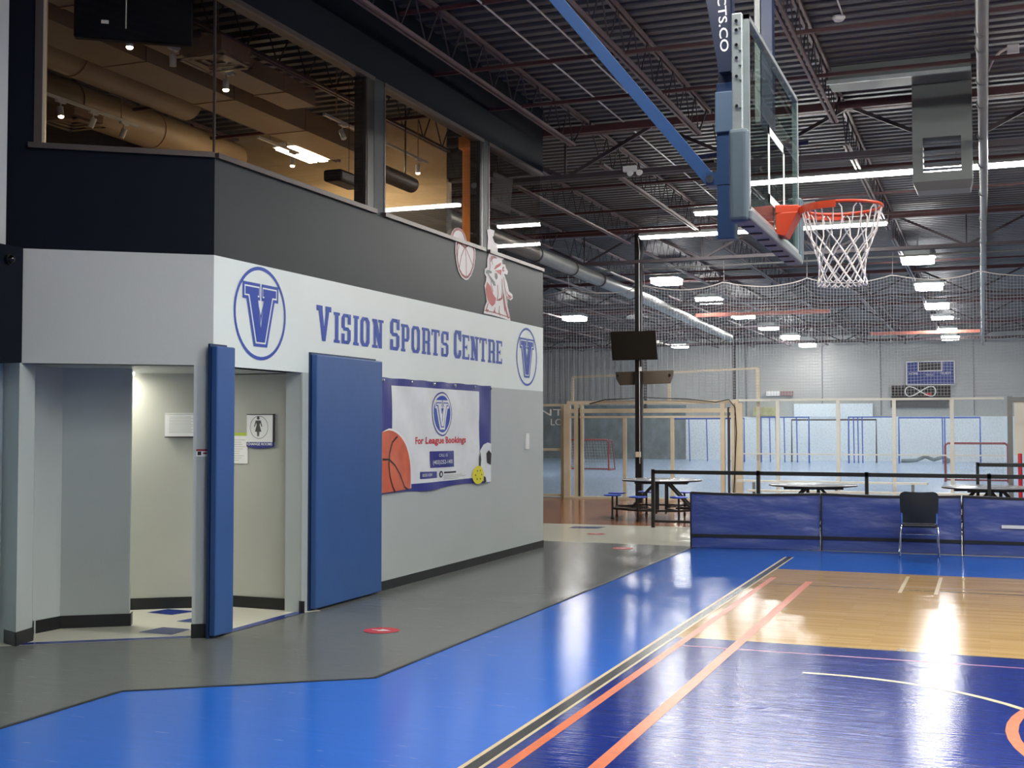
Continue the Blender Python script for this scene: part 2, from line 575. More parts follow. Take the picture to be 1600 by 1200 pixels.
ln(mb, -2.3, 14, 9.585, 9.615, 3, 0.0009)
ln(mb, -2.42, 14, 13.70, 13.74, 1, 0.0008)
ln(mb, -2.42, 14, 13.98, 14.02, 4, 0.0008)
ln(mb, -0.90, -0.86, 13.45, 14.95, 0, 0.0009)
ln(mb, -0.54, -0.50, 13.45, 15.0, 0, 0.0009)
ln(mb, -1.28, -1.05, 6.2, 6.26, 0, 0.0009)
ln(mb, -0.68, -0.61, 10.0, 10.08, 1, 0.0009)
arc = [(-1.24 + 0.0, 8.86)] + [(-1.1 + 1.6 * math.sin(R(a)), 7.26 + 1.6 * math.cos(R(a))) for a in range(0, 181, 6)]
pline(mb, arc, 0.05, 0, 0.0016)
big = [(0.20 + 0.10 * math.cos(R(a)) * 1 - 0.0, 7.5) for a in (0,)]
circ = [(1.93 + 1.82 * math.cos(R(a)), 7.6 + 1.82 * math.sin(R(a))) for a in range(120, 241, 6)]
pline(mb, circ, 0.07, 2, 0.002)
struct('floor_court_lines', mb, [LCREAM, LBLACK, LORANGE, LPINK, LBROWN], 'painted game lines on the court floor', 'floor')

mb = MB()
EDGE = mat('grey transition strip', (44, 46, 50), 0.5)
P = [(-5.35, -8), (-5.35, 6.6), (-3.99, 7.583), (-3.99, 17.57)]
for a, b in zip(P[:-1], P[1:]):
    mb.bar((a[0], a[1], 0.002), (b[0], b[1], 0.002), 0.03, 0.006)
struct('trim_1', mb, EDGE, 'thin dark strip between the grey rubber and the blue floor', 'floor trim')

# ---- building: wall with the lettering (faces +X), angled front
TH = 0.18
mb = MB()
xi, xo = WALLX - TH, WALLX
mb.box(xi, xo, 9.98, 16.67, 0, 2.262, 0)
mb.box(xi, xo, 8.55, 16.67, 2.262, 3.19, 1)
mb.box(xi, xo, 8.55, 16.67, 3.19, 4.02, 2)
mb.box(xi, xo, 11.40, 11.63, 4.02, 5.47, 2)
mb.box(xi, xo, 14.41, 14.58, 4.02, 5.47, 2)
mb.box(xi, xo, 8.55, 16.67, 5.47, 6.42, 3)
struct('wall_right', mb, [GREY, WHITE, DARK, NAVYSHADE], 'grey, white and charcoal banded wall of the building with the lettering', 'wall')

mb = MB()
bi = Vector((0, 0, 0)) - fn * TH
def fbox(s0, s1, z0, z1, m):
    mb.obox(A0 + fd * s0 + Vector((0, 0, z0)), fd * (s1 - s0), bi, (0, 0, z1 - z0), m)
fbox(0.0, 1.5, 2.262, 3.19, 0)
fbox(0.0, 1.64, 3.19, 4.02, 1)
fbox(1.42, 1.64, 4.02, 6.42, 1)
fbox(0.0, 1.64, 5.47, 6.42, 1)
struct('wall_front', mb, [mat('shaded white band paint', (184, 187, 184), 0.45, noise=(1.3, 0.02), bump=(60, 0.05)), NAVYSHADE], 'angled front of the building, white band under charcoal band', 'wall')  # white band's weaker light partly put into its greyer paint

# corner post under the band, grey
mb = MB()
a = A0 + fd * 0.155
mb.prism([tuple(A0), tuple(a), tuple(a - fn * 0.10 + Vector((0.0, 0.05, 0))), (WALLX - 0.16, 8.74, 0), (WALLX, 8.74, 0)], (0, 0, 2.262))
struct('pillar', mb, GREY, 'slim grey corner post beside the narrow blue pad', 'pillar')

# left pier, the darker recess beside it and the wall going back past the camera
mb = MB()
mb.prism([(-7.236, 7.641, 0), (-7.297, 7.88, 0), (-7.55, 8.16, 0), (-7.75, 8.0, 0), (-7.50, 7.741, 0)], (0, 0, 2.262))
struct('wall_left', mb, GREY, 'grey pier at the left of the entrance', 'wall')
mb = MB()
mb.box(-7.60, -7.5, 3.0, 7.75, 0, 2.262, 0)
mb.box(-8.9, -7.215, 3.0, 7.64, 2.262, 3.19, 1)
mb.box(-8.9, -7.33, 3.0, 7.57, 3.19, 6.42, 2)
struct('wall_left_rear', mb, [mat('pale blue grey paint', (196, 210, 216), 0.4), NAVYSHADE, mat('pale grey paint', (176, 180, 182), 0.5)], 'dark band and pale wall at the extreme left', 'wall')

# entrance walls
def vwall(pts, z0, z1, th, mat_, name, label):
    mb = MB()
    for p, q in zip(pts[:-1], pts[1:]):
        p, q = Vector((*p, z0)), Vector((*q, z0))
        d = (q - p).normalized(); n = Vector((-d.y, d.x, 0))
        mb.obox(p, q - p, n * th, (0, 0, z1 - z0))
    return struct(name, mb, mat_, label, 'wall')
vwall([(-7.518, 8.10), (-7.506, 8.439)], 0, 2.6, 0.05, GREY, 'wall_entrance_left', 'short grey side wall just inside the entrance')
mb = MB()
mb.prism([(-7.506, 8.439, 0), (-7.038, 8.77, 0), (-7.10, 8.86, 0), (-7.60, 8.50, 0)], (0, 0, 2.6))
struct('wall_entrance_screen', mb, GREY, 'grey screen wall on the left inside the entrance', 'wall')
mb = MB()
cb = Vector((-7.65, 9.52, 0)); cdir = Vector((0.819, 0.573, 0))
mb.obox(cb - cdir * 2.2, cdir * 3.155, (-0.1, 0.14, 0), (0, 0, 2.6))
mb.box(-6.88, -6.17, 10.065, 10.2, 0, 2.255)
mb.prism([(-6.172, 10.05, 0), (-6.04, 9.975, 0), (-6.04, 10.2, 0), (-6.172, 10.2, 0)], (0, 0, 2.255))
CREAMW = mat('warm grey entrance paint', (176, 178, 168), 0.4, noise=(1.3, 0.03))
struct('wall_entrance_back', mb, CREAMW, 'back wall of the entrance holding the notices', 'wall')
mb = MB()
mb.prism([(WALLX - 0.02, 8.57, 2.262), (WALLX - 0.02, 10.1, 2.262), (-6.3, 10.4, 2.262), (-9.6, 10.4, 2.262), (-10.2, 8.2, 2.262), tuple(A0 + fd * 1.64 - fn * 0.02 + Vector((0, 0, 2.262)))], (0, 0, 0.1))
struct('ceiling_entrance', mb, GREY, 'grey soffit over the entrance', 'ceiling')
mb = MB(); mb.box(-10.4, -10.3, 7.5, 11, 0, 2.3)
struct('wall_entrance_end', mb, GREY, 'end wall deep in the entrance passage', 'wall')

# baseboards
def baseboard(name, pts, label, h=0.10, side=1):
    mb = MB()
    for p, q in zip(pts[:-1], pts[1:]):
        p, q = Vector((*p, 0)), Vector((*q, 0))
        d = (q - p).normalized(); n = Vector((d.y, -d.x, 0)) * side
        mb.obox(p, q - p, n * 0.008, (0, 0, h))
    return struct(name, mb, BASE, label, 'baseboard')
baseboard('baseboard_right', [(WALLX, 11.46), (WALLX, 16.67)], 'black baseboard under the banner')
baseboard('baseboard_back', [(-7.65 - 1.6, 9.52 - 1.12), (-6.868, 10.065), (-6.172, 10.05), (-6.03, 9.975), (-5.99, 9.975)], 'black baseboard along the back of the entrance', 0.11)
baseboard('baseboard_left', [(-7.518, 8.16), (-7.50, 8.439), (-7.03, 8.77), (-7.09, 8.87)], 'black baseboard round the screen wall', 0.11)
baseboard('baseboard_pier', [(-7.60, 7.80), (-7.236, 7.635), (-7.29, 7.88), (-7.55, 8.17)], 'black baseboard round the left pier', 0.11)
mb = MB()
a = A0 + fd * 0.16 + fn * 0.008
mb.obox(a, -fd * 0.165, -fn * 0.01, (0, 0, 0.115))
struct('baseboard_post', mb, BASE, 'black baseboard on the slim corner post', 'baseboard')

# ---- shell of the hall
mb = MB()
y = -8.0; pitch = 0.24
prof = []
while y < 64.3:
    prof += [(y, 6.41), (y + 0.10, 6.41), (y + 0.125, 6.475), (y + 0.215, 6.475)]
    y += pitch
n = len(prof)
vs = [(-27, p[0], p[1]) for p in prof] + [(14, p[0], p[1]) for p in prof]
fs = [(i, i + 1, n + i + 1, n + i) for i in range(n - 1)]
mb.add(vs, fs)
struct('ceiling', mb, DECK, 'dark corrugated metal roof deck', 'ceiling')
mb = MB(); mb.box(-27, 14, 64, 64.2, 2.25, 6.5, 0); mb.box(-15, 14, 63.9, 64.02, 0, 2.25, 1); mb.box(-27, -15, 63.9, 64.02, 0, 2.9, 2)
for i in range(44):
    x = -27 + i * 0.35
    mb.box(x, x + 0.12, 63.95, 64.0, 2.3, 6.5, 0)
for x in (-11.8, -7.9, -5.0, -0.6, 3.0):
    mb.box(x, x + 0.05, 63.96, 64.0, 2.3, 6.5, 3)
struct('wall_far', mb, [FARW, FARWH, DGREEN, mat('wall joint', (110, 114, 120), 0.6)], 'far wall of the rink, grey above white boards', 'wall')
mb = MB(); mb.box(-27.2, -27, 16, 64.2, 0, 6.5); mb.box(-14.2, -14, 16.5, 28, 0, 6.5)
struct('wall_far_left', mb, FARW2, 'side wall of the far rink', 'wall')
mb = MB(); mb.box(14, 14.2, -8, 64.2, 0, 6.5)
struct('wall_far_right', mb, FARW2, 'right side wall of the hall', 'wall')
mb = MB(); mb.box(-9, 14, -8.2, -8, 0, 6.5); mb.box(-9.1, -8.9, -8, 3.0, 0, 6.5)
struct('wall_rear', mb, WHITE, 'wall behind the viewpoint', 'wall')

# building upper room shell
mb = MB()
mb.box(-12.2, -8.75, 16.49, 16.67, 3.9, 6.42, 0)
mb.box(-8.75, -7.5, 16.49, 16.67, 5.06, 6.42, 0)
mb.box(-8.75, -7.5, 16.49, 16.67, 3.9, 5.06, 1)
mb.box(-12.2, -6.2, 16.49, 16.67, 0, 4.02, 0)
mb.box(-12.3, -12.15, 6, 16.67, 3.9, 6.42, 1)
mb.box(-12.2, -7.5, 4.3, 4.4, 3.9, 6.42, 1)
mb.box(-7.5, -6.2, 16.5, 16.67, 5.47, 6.42, 1)
struct('wall_upper_room', mb, [TANW, DKINT], 'tan wall of the room above the sign', 'wall')
mb = MB(); mb.prism([(-6.2, 8.7, 3.85), (-6.2, 16.5, 3.85), (-12.2, 16.5, 3.85), (-12.2, 4.4, 3.85), (-8.5, 4.4, 3.85), (-7.4, 7.7, 3.85)], (0, 0, 0.05))
struct('floor_upper_room', mb, mat('dark carpet', (70, 58, 50), 0.9), 'floor of the room above the sign', 'floor')

# ---- windows of the upper room
def window(name, y0, y1, z0, z1, label, frame_r=True, thick_r=0.0):
    g = MB(); g.box(WALLX - 0.035, WALLX - 0.025, y0 + 0.0, y1 - 0.0, z0, z1)
    o = struct(name, g, GLASS, label, 'window')
    f = MB()
    f.box(WALLX - 0.10, WALLX + 0.035, y0 - 0.02, y1 + 0.02, z0 - 0.045, z0, 0)
    f.box(WALLX - 0.12, WALLX + 0.012, y0, y1, z1 - 0.045, z1, 1)
    if name != 'window_1': f.box(WALLX - 0.12, WALLX + 0.005, y0, y0 + 0.03, z0, z1, 1)
    else: f.box(WALLX - 0.04, WALLX - 0.02, y0 - 0.008, y0 + 0.004, z0, z1, 1)
    if frame_r:
        f.box(WALLX - 0.14, WALLX - 0.002, y1 - 0.06 - thick_r, y1, z0, z1, 2)
        f.box(WALLX - 0.14, WALLX + 0.004, y1 - 0.03 - thick_r, y1 - 0.02 - thick_r, z0, z1, 1)
    f.build('window_frame', [BRONZE, BRONZE, BRONZED], o)
    return o
window('window_1', 8.58, 11.40, 4.055, 5.47, 'long upper window over the entrance corner', True, 0.12)
window('window_2', 11.63, 14.41, 4.055, 5.47, 'middle upper window with the orange wooden post behind it', True, 0.05)
window('window_3', 14.58, 16.62, 4.055, 5.47, 'upper window at the far glass corner of the building', False)
g = MB(); g.box(-7.5, WALLX - 0.03, 16.60, 16.61, 4.055, 5.47)
o = struct('window_4', g, GLASS, 'glass return at the far corner of the building', 'window')
f = MB(); f.box(-7.5, WALLX, 16.56, 16.66, 4.0, 4.055); f.box(-7.5, WALLX, 16.56, 16.66, 5.43, 5.47)
f.build('window_frame', BRONZE, o)
g = MB(); g.obox(A0 + fd * 0.0 - fn * 0.03 + Vector((0, 0, 4.055)), fd * 1.42, -fn * 0.01, (0, 0, 1.415))
o = struct('window_5', g, GLASS, 'angled upper window above the entrance', 'window')
f = MB()
f.obox(A0 + fn * 0.035 + Vector((0.0, 0, 4.01)), fd * 1.47, -fn * 0.14, (0, 0, 0.045), 0)
f.obox(A0 + fd * 1.37 + fn * 0.01 + Vector((0, 0, 4.055)), fd * 0.06, -fn * 0.14, (0, 0, 1.42), 0)
f.obox(A0 + fd * 1.35 - fn * 0.02 + Vector((0, 0, 4.055)), fd * 0.02, -fn * 0.1, (0, 0, 1.42), 1)
f.build('window_frame', [BRONZE, BEIGEF], o)

# ---- roof steel: girders along X, joists along Y
def girder_mesh(x0, x1, m=MAROON):
    mb = MB()
    zt, zb = 6.25, 5.55
    for s in (-0.06, 0.06):
        mb.box(x0, x1, s - 0.045, s + 0.045, zt - 0.05, zt + 0.05, 0)
        mb.box(x0, x1, s - 0.04, s + 0.04, zb - 0.035, zb + 0.035, 1)
    x = math.ceil((x0 - 0.935) / 3.74) * 3.74 - 1.87 * 0 - 0.03
    xs = x0
    k = 0
    while xs < x1 - 0.1:
        nx = min(xs + 1.87 * 0.75, x1)
        a, b = (zt, zb) if k % 2 == 0 else (zb, zt)
        mb.bar((xs, 0, a), (nx, 0, b), 0.05, 0.05, 1)
        if k % 2 == 0:
            mb.bar((nx, 0, zb), (nx, 0, zt), 0.03, 0.03, 1)
        xs = nx; k += 1
    return mb
def joist_mesh(L):
    mb = MB()
    zt, zb = 6.385, 5.86
    for s in (-0.03, 0.03):
        mb.box(s - 0.016, s + 0.016, 0.05, L - 0.05, zt - 0.04, zt, 0)
        mb.box(s - 0.016, s + 0.016, 0.7, L - 0.7, zb, zb + 0.035, 0)
    y = 0.7; k = 0; st = 0.32
    mb.tube((0, 0.15, zt - 0.03), (0, 0.7, zb + 0.02), 0.012, 4, 1, False)
    while y < L - 0.7 - 0.01:
        ny = min(y + st, L - 0.7)
        a, b = (zb + 0.02, zt - 0.02) if k % 2 == 0 else (zt - 0.02, zb + 0.02)
        mb.tube((0, y, a), (0, ny, b), 0.010, 4, 1, False)
        y = ny; k += 1
    mb.tube((0, L - 0.15, zt - 0.03), (0, L - 0.7, zb + 0.02), 0.012, 4, 1, False)
    return mb
GY = [-1.6, 7.9, 17.5, 27.1, 36.7, 46.3, 55.9]
ords = ['the one behind the viewpoint', 'over the hoop', 'over the near edge of the cream walkway', 'over the round tables', 'over the near part of the rink', 'over the middle of the rink', 'over the far part of the rink']
first = None
for gy, od in zip(GY, ords):
    if gy < 10:
        o = girder_mesh(-5.9, 14).build('roof_beam', [MAROON, DKSTEEL]); o.location = (0, gy, 0)
    elif first is None:
        first = girder_mesh(-27, 14).build('roof_beam', [MAROON, DKSTEEL]); o = first
        o.location = (0, gy, 0)
    else:
        o = first.copy(); COL.objects.link(o); o.location = (0, gy, 0)
    tag(o, 'maroon lattice roof girder ' + od, 'roof beam', 'roof girders', 'structure')
jm = {}
for i in range(len(GY)):
    y0 = GY[i]; y1 = GY[i + 1] if i + 1 < len(GY) else 64.0
    L = round(y1 - y0, 2)
    for k in range(-7, 15):
        x = -1.87 * k - 0.0
        if x > 13 or (i < 3 and x < -13.2) or (y1 < 9 and x < -8): continue
        if L not in jm:
            o = joist_mesh(L).build('roof_joist', [JOIST, DKSTEEL]); jm[L] = o
        else:
            o = jm[L].copy(); COL.objects.link(o)
        o.location = (x, y0, 0)
        tag(o, 'open web steel roof joist running away from the viewer ' + ords[i].replace('the one ', ''), 'roof joist', 'roof joists', 'structure')
mb = MB()
for yy, zz in ((12.9, 5.9), (12.0, 6.34), (14.6, 5.9), (22.4, 5.9), (22.2, 6.34), (20, 5.9), (24.6, 5.9), (32, 5.9), (34, 5.9), (41.5, 5.9), (51, 5.9), (60, 5.9)):
    mb.box(-26.5, 13.8, yy - 0.02, yy + 0.02, zz - 0.02, zz + 0.02, 0)
struct('roof_bridging', mb, MAROON, 'maroon angle bars tying the roof joists together', 'roof bridging')

def run(name, pts, r, m, label, cat, n=8):
    mb = MB(); mb.path(pts, r, n)
    return tag(mb.build(name, m, smooth=True), label, cat)
run('conduit', [(-5.04, 9.0, 6.33), (-5.04, 27, 6.33)], 0.012, CONDUIT, 'thin white conduit under the deck nearest the building', 'conduit', 5)
run('conduit', [(-4.55, 9.0, 6.34), (-4.55, 21.5, 6.34)], 0.012, CONDUIT, 'thin white conduit under the deck left of the blue strut', 'conduit', 5)
run('conduit', [(-1.45, 11.0, 6.36), (-1.45, 13.9, 6.36)], 0.010, CONDUIT, 'short thin conduit ending at a smoke detector', 'conduit', 5)
mb = MB(); mb.lathe((-1.5, 13.95, 6.37), [(0.07, 0), (0.075, -0.02), (0.05, -0.05)], 16)
tag(mb.build('smoke_detector', WHITEP), 'round white detector under the deck above the backboard', 'smoke detector')

# big galvanised pipe running overhead towards the far wall
t = thing('ceiling_pipe', 'galvanised pipe running overhead away from the viewer at the right', 'pipe', (0, 10, 5.4))
mb = MB(); mb.path([(0.005, 9, 5.4), (0.0, 20, 5.4), (-0.06, 35, 5.4), (-0.13, 58, 5.4)], 0.058, 14)
mb.build('pipe_run', GALV, t, smooth=True)
for yy in (11.9, 12.4, 13.6, 14.6, 16.2, 18, 20.2, 22.7, 25.5, 29, 33):
    mb = MB(); mb.path([(0.0 - 0.002 * (yy - 10), yy - 0.01, 5.4), (0.0 - 0.002 * (yy - 10), yy + 0.03, 5.4)], 0.062, 14)
    mb.build('pipe_collar', DUCTG, t, smooth=True)
for yy in (13.2, 17.5, 27.1):
    mb = MB(); mb.tube((0, yy, 5.44), (0, yy, 6.38), 0.006, 5); mb.build('pipe_hanger', GALV, t)
t = thing('round_air_duct', 'long round grey air duct under the girders left of the black column', 'air duct', (-8.35, 24, 5.25))
mb = MB(); mb.path([(-8.32, 17.8, 5.22), (-8.45, 25, 5.22), (-8.65, 33, 5.22), (-9.1, 42, 5.22), (-9.3, 47, 5.22)], 0.15, 16)
mb.build('duct_run', GALV, t, smooth=True)
for yy in (22.8, 25.2, 27.4, 30.5):
    mb = MB(); mb.path([(-8.36 - 0.018 * (yy - 20), yy, 5.22), (-8.36 - 0.018 * (yy - 20), yy + 0.05, 5.22)], 0.165, 16); mb.build('duct_strap', DKSTEEL, t)
run('sprinkler_pipe', [(-12, 27.4, 5.42), (-4, 27.4, 5.42), (6, 27.4, 5.46)], 0.022, GALV, 'thin grey pipe along the girder behind the black column', 'pipe')
run('sprinkler_pipe', [(-7.2, 17.9, 5.62), (8, 17.9, 5.66)], 0.018, CONDUIT, 'pale pipe along the girder above the hoop', 'pipe')

# hanging air box with a see-through grille opening
t = thing('air_handling_box', 'grey sheet metal air box hanging from the roof beside the pipe', 'air unit', (-0.49, 16.8, 4.9))
X0, X1, Y0, Y1 = -0.862, -0.13, 16.55, 16.95
mb = MB()
zo0, zo1, xo0, xo1 = 5.05, 5.50, -0.735, -0.265
mb.box(X0, X1, Y0, Y1, zo1, 6.4); mb.box(X0, X1, Y0, Y1, 4.93, zo0)
mb.box(X0, xo0, Y0, Y1, zo0, zo1); mb.box(xo1, X1, Y0, Y1, zo0, zo1)
mb.build('box_body', DUCTG, t)
mb = MB(); mb.prism([(X0 + 0.0, Y0, 4.93), (X1, Y0, 4.93), (X1 - 0.03, Y0 + 0.05, 4.82), (X0 + 0.05, Y0 + 0.05, 4.82)], (0, Y1 - Y0 - 0.02, 0))
mb.build('bottom_lip', DUCTG, t)
mb = MB()
for z in (5.13, 5.21, 5.29, 5.37, 5.45):
    mb.box(xo0, xo1, 16.75, 16.90, z, z + 0.008)
mb.build('grille', BLACK, t)
mb = MB(); mb.box(X0 - 1.0, X1, 16.0, 16.5, 6.20, 6.40)
o = thing('flat_air_duct', 'flat grey duct under the deck left of the hanging air box', 'air duct', (-1, 15.9, 6.16))
mb.build('duct_body', DUCTG, o)
mb = MB(); mb.box(X0 - 1.02, X1, 15.97, 16.02, 6.17, 6.22)
mb.build('duct_flange', ALU, o)

# small fittings on the girder over the near edge of the cream walkway
t = thing('emergency_light', 'twin headed white emergency light on the girder left of the blue strut', 'emergency light', (-4.9, 17.33, 5.45))
mb = MB(); mb.box(-5.00, -4.80, 17.32, 17.40, 5.54, 5.62); mb.build('lamp_body', WHITEP, t)
for x_, z_ in ((-4.87, 5.50), (-4.73, 5.50)):
    mb = MB(); mb.tube((x_, 17.24, z_ - 0.01), (x_, 17.34, z_ + 0.02), 0.045, 12, r2=0.03); mb.build('lamp_head', WHITEP, t, smooth=True)
run('rolled_curtain', [(-5.4, 17.68, 5.62), (-4.9, 17.68, 5.58), (-4.1, 17.68, 5.60), (-3.7, 17.68, 5.66)], 0.035, BLACK, 'black rolled bundle lying along the girder left of the mast', 'curtain')
run('rolled_curtain', [(-3.9, 17.38, 5.68), (-3.2, 17.38, 5.72), (-2.75, 17.38, 5.73), (-2.3, 17.38, 5.76)], 0.03, mat('navy cloth', (24, 30, 70), 0.8), 'navy rolled bundle on the girder seen behind the backboard', 'curtain')
t = thing('junction_box', 'pale junction box with a curved cable right of the overhead pipe', 'junction box', (0.3, 15, 5.95))
mb = MB(); mb.box(0.27, 0.40, 14.98, 15.06, 6.05, 6.15); mb.build('box_body', CONDUIT, t, bevel=0.01)
mb = MB(); mb.path([(0.05, 15.0, 5.85), (0.12, 15.0, 6.0), (0.2, 15.0, 6.08), (0.3, 15.0, 6.12)], 0.018, 6); mb.build('cable', CONDUIT, t, smooth=True)
mb = MB(); mb.path([(0.38, 15.0, 6.12), (1.5, 15.0, 6.16), (3.0, 15.0, 6.16)], 0.012, 6); mb.build('conduit', CONDUIT, t)

# ================================================================== LIGHTS
def strip(x0, x1, y, label, z=5.8):
    t = thing('strip_light', label, 'ceiling light', ((x0 + x1) / 2, y, z), group='fluorescent strip lights')
    mb = MB()
    mb.prism([(x0, y - 0.14, z + 0.02), (x0, y + 0.14, z + 0.02), (x0, y + 0.05, z + 0.10), (x0, y - 0.05, z + 0.10)], (x1 - x0, 0, 0))
    mb.build('housing', WHITEP, t)
    mb = MB(); mb.box(x0 + 0.02, x1 - 0.02, y - 0.06, y + 0.06, z - 0.025, z + 0.02)
    mb.build('tube', TUBE, t)
    k = x0 + 0.4
    while k < x1:
        mb = MB(); mb.tube((k, y, z + 0.1), (k, y, 6.4), 0.006, 4); k += 2.4
        mb.build('hanger', DKSTEEL, t)
strip(-3.2, 1.3, 20.2, 'long bright strip light behind the grey air box')
strip(-5.15, -2.9, 22.75, 'short strip light just left of the blue mast')
strip(-6.9, -1.8, 25.2, 'strip light beside the top of the black column and behind the net')
strip(-2.8, 4.0, 5.3, 'strip light row over the near court')
strip(-3.4, 4.0, 8.6, 'strip light row over the court past the hoop')
strip(5.0, 12.0, 5.3, 'right hand strip light row over the near court')
strip(5.0, 12.0, 8.6, 'right hand strip light row over the court past the hoop')
strip(5.0, 12.0, 12.5, 'right hand strip light row over the bare maple boards')
strip(3.0, 9.8, 0.5, 'strip light row at the right of the viewpoint')

def highbay_parts(t, z=0.0):
    mb = MB(); w_, l_ = 0.38, 0.45
    pts = [(-w_, -l_ + 0.1, 0.0), (-w_ + 0.1, -l_, 0.0), (w_ - 0.1, -l_, 0.0), (w_, -l_ + 0.1, 0.0), (w_, l_ - 0.1, 0.0), (w_ - 0.1, l_, 0.0), (-w_ + 0.1, l_, 0.0), (-w_, l_ - 0.1, 0.0)]
    mb.prism([(x * .97, y_ * .97, -0.04) for x, y_, _ in pts], (0, 0, 0.13)); mb.build('lens', HBAY, t, off=(0, 0, 0))
    mb = MB(); mb.prism([(x * 1.08, y_ * 1.08, 0.09) for x, y_, _ in pts], (0, 0, 0.11))
    mb.tube((0, 0, 0.2), (0, 0, 0.62), 0.01, 5); mb.build('housing', ALU, t, off=(0, 0, 0))
hb = None
rows = [(-1.52, [31.0, 37.2, 43.3, 48.6, 54.6, 59.2], 'right hand row, down the middle of the rink'),
        (-8.30, [33.1, 38.7, 44.6, 50.2, 56.1, 61.8], 'middle row, right of the black column'),
        (-14.4, [43.3, 52.0, 60.2], 'left hand row, between the building and the column')]
nth = ['nearest', 'second', 'third', 'fourth', 'fifth', 'farthest']
for x, ys, where in rows:
    for i, yy in enumerate(ys):
        lb = 'glowing high bay lamp, %s of the %s' % (nth[i] if i < len(ys) - 1 else 'farthest', where)
        if hb is None:
            hb = thing('high_bay_lamp', lb, 'ceiling light', (x, yy, 5.78), group='high bay lamps over the rink'); highbay_parts(hb); o = hb
        else:
            o = copy_tree(hb); o.location = (x, yy, 5.78); o['label'] = lb
strip(4.6, 12, 34, 'strip light row at the right over the rink')
strip(4.6, 12, 48, 'strip light row far right over the rink')
strip(-24, -18, 38, 'strip light row far left over the rink')

# ================================================================== PADS, SIGNS ON THE BUILDING
def wall_pad(name, y0, y1, z1, label):
    t = thing(name, label, 'wall pad', (WALLX, (y0 + y1) / 2, 0), group='blue vinyl wall pads')
    mb = MB(); mb.box(WALLX + 0.02, WALLX + 0.085, y0, y1, 0.02, z1)
    mb.build('pad_face', PADB, t, bevel=0.012, seg=3)
    mb = MB(); mb.box(WALLX + 0.001, WALLX + 0.02, y0 - 0.012, y1 - 0.03, 0.0, z1 + 0.02)
    mb.build('backing_board', NAVYE, t)
wall_pad('wall_pad', 8.49, 8.75, 2.42, 'narrow blue vinyl pad on the corner post of the entrance')
wall_pad('wall_pad', 10.10, 11.45, 2.44, 'wide blue vinyl pad on the wall left of the banner')

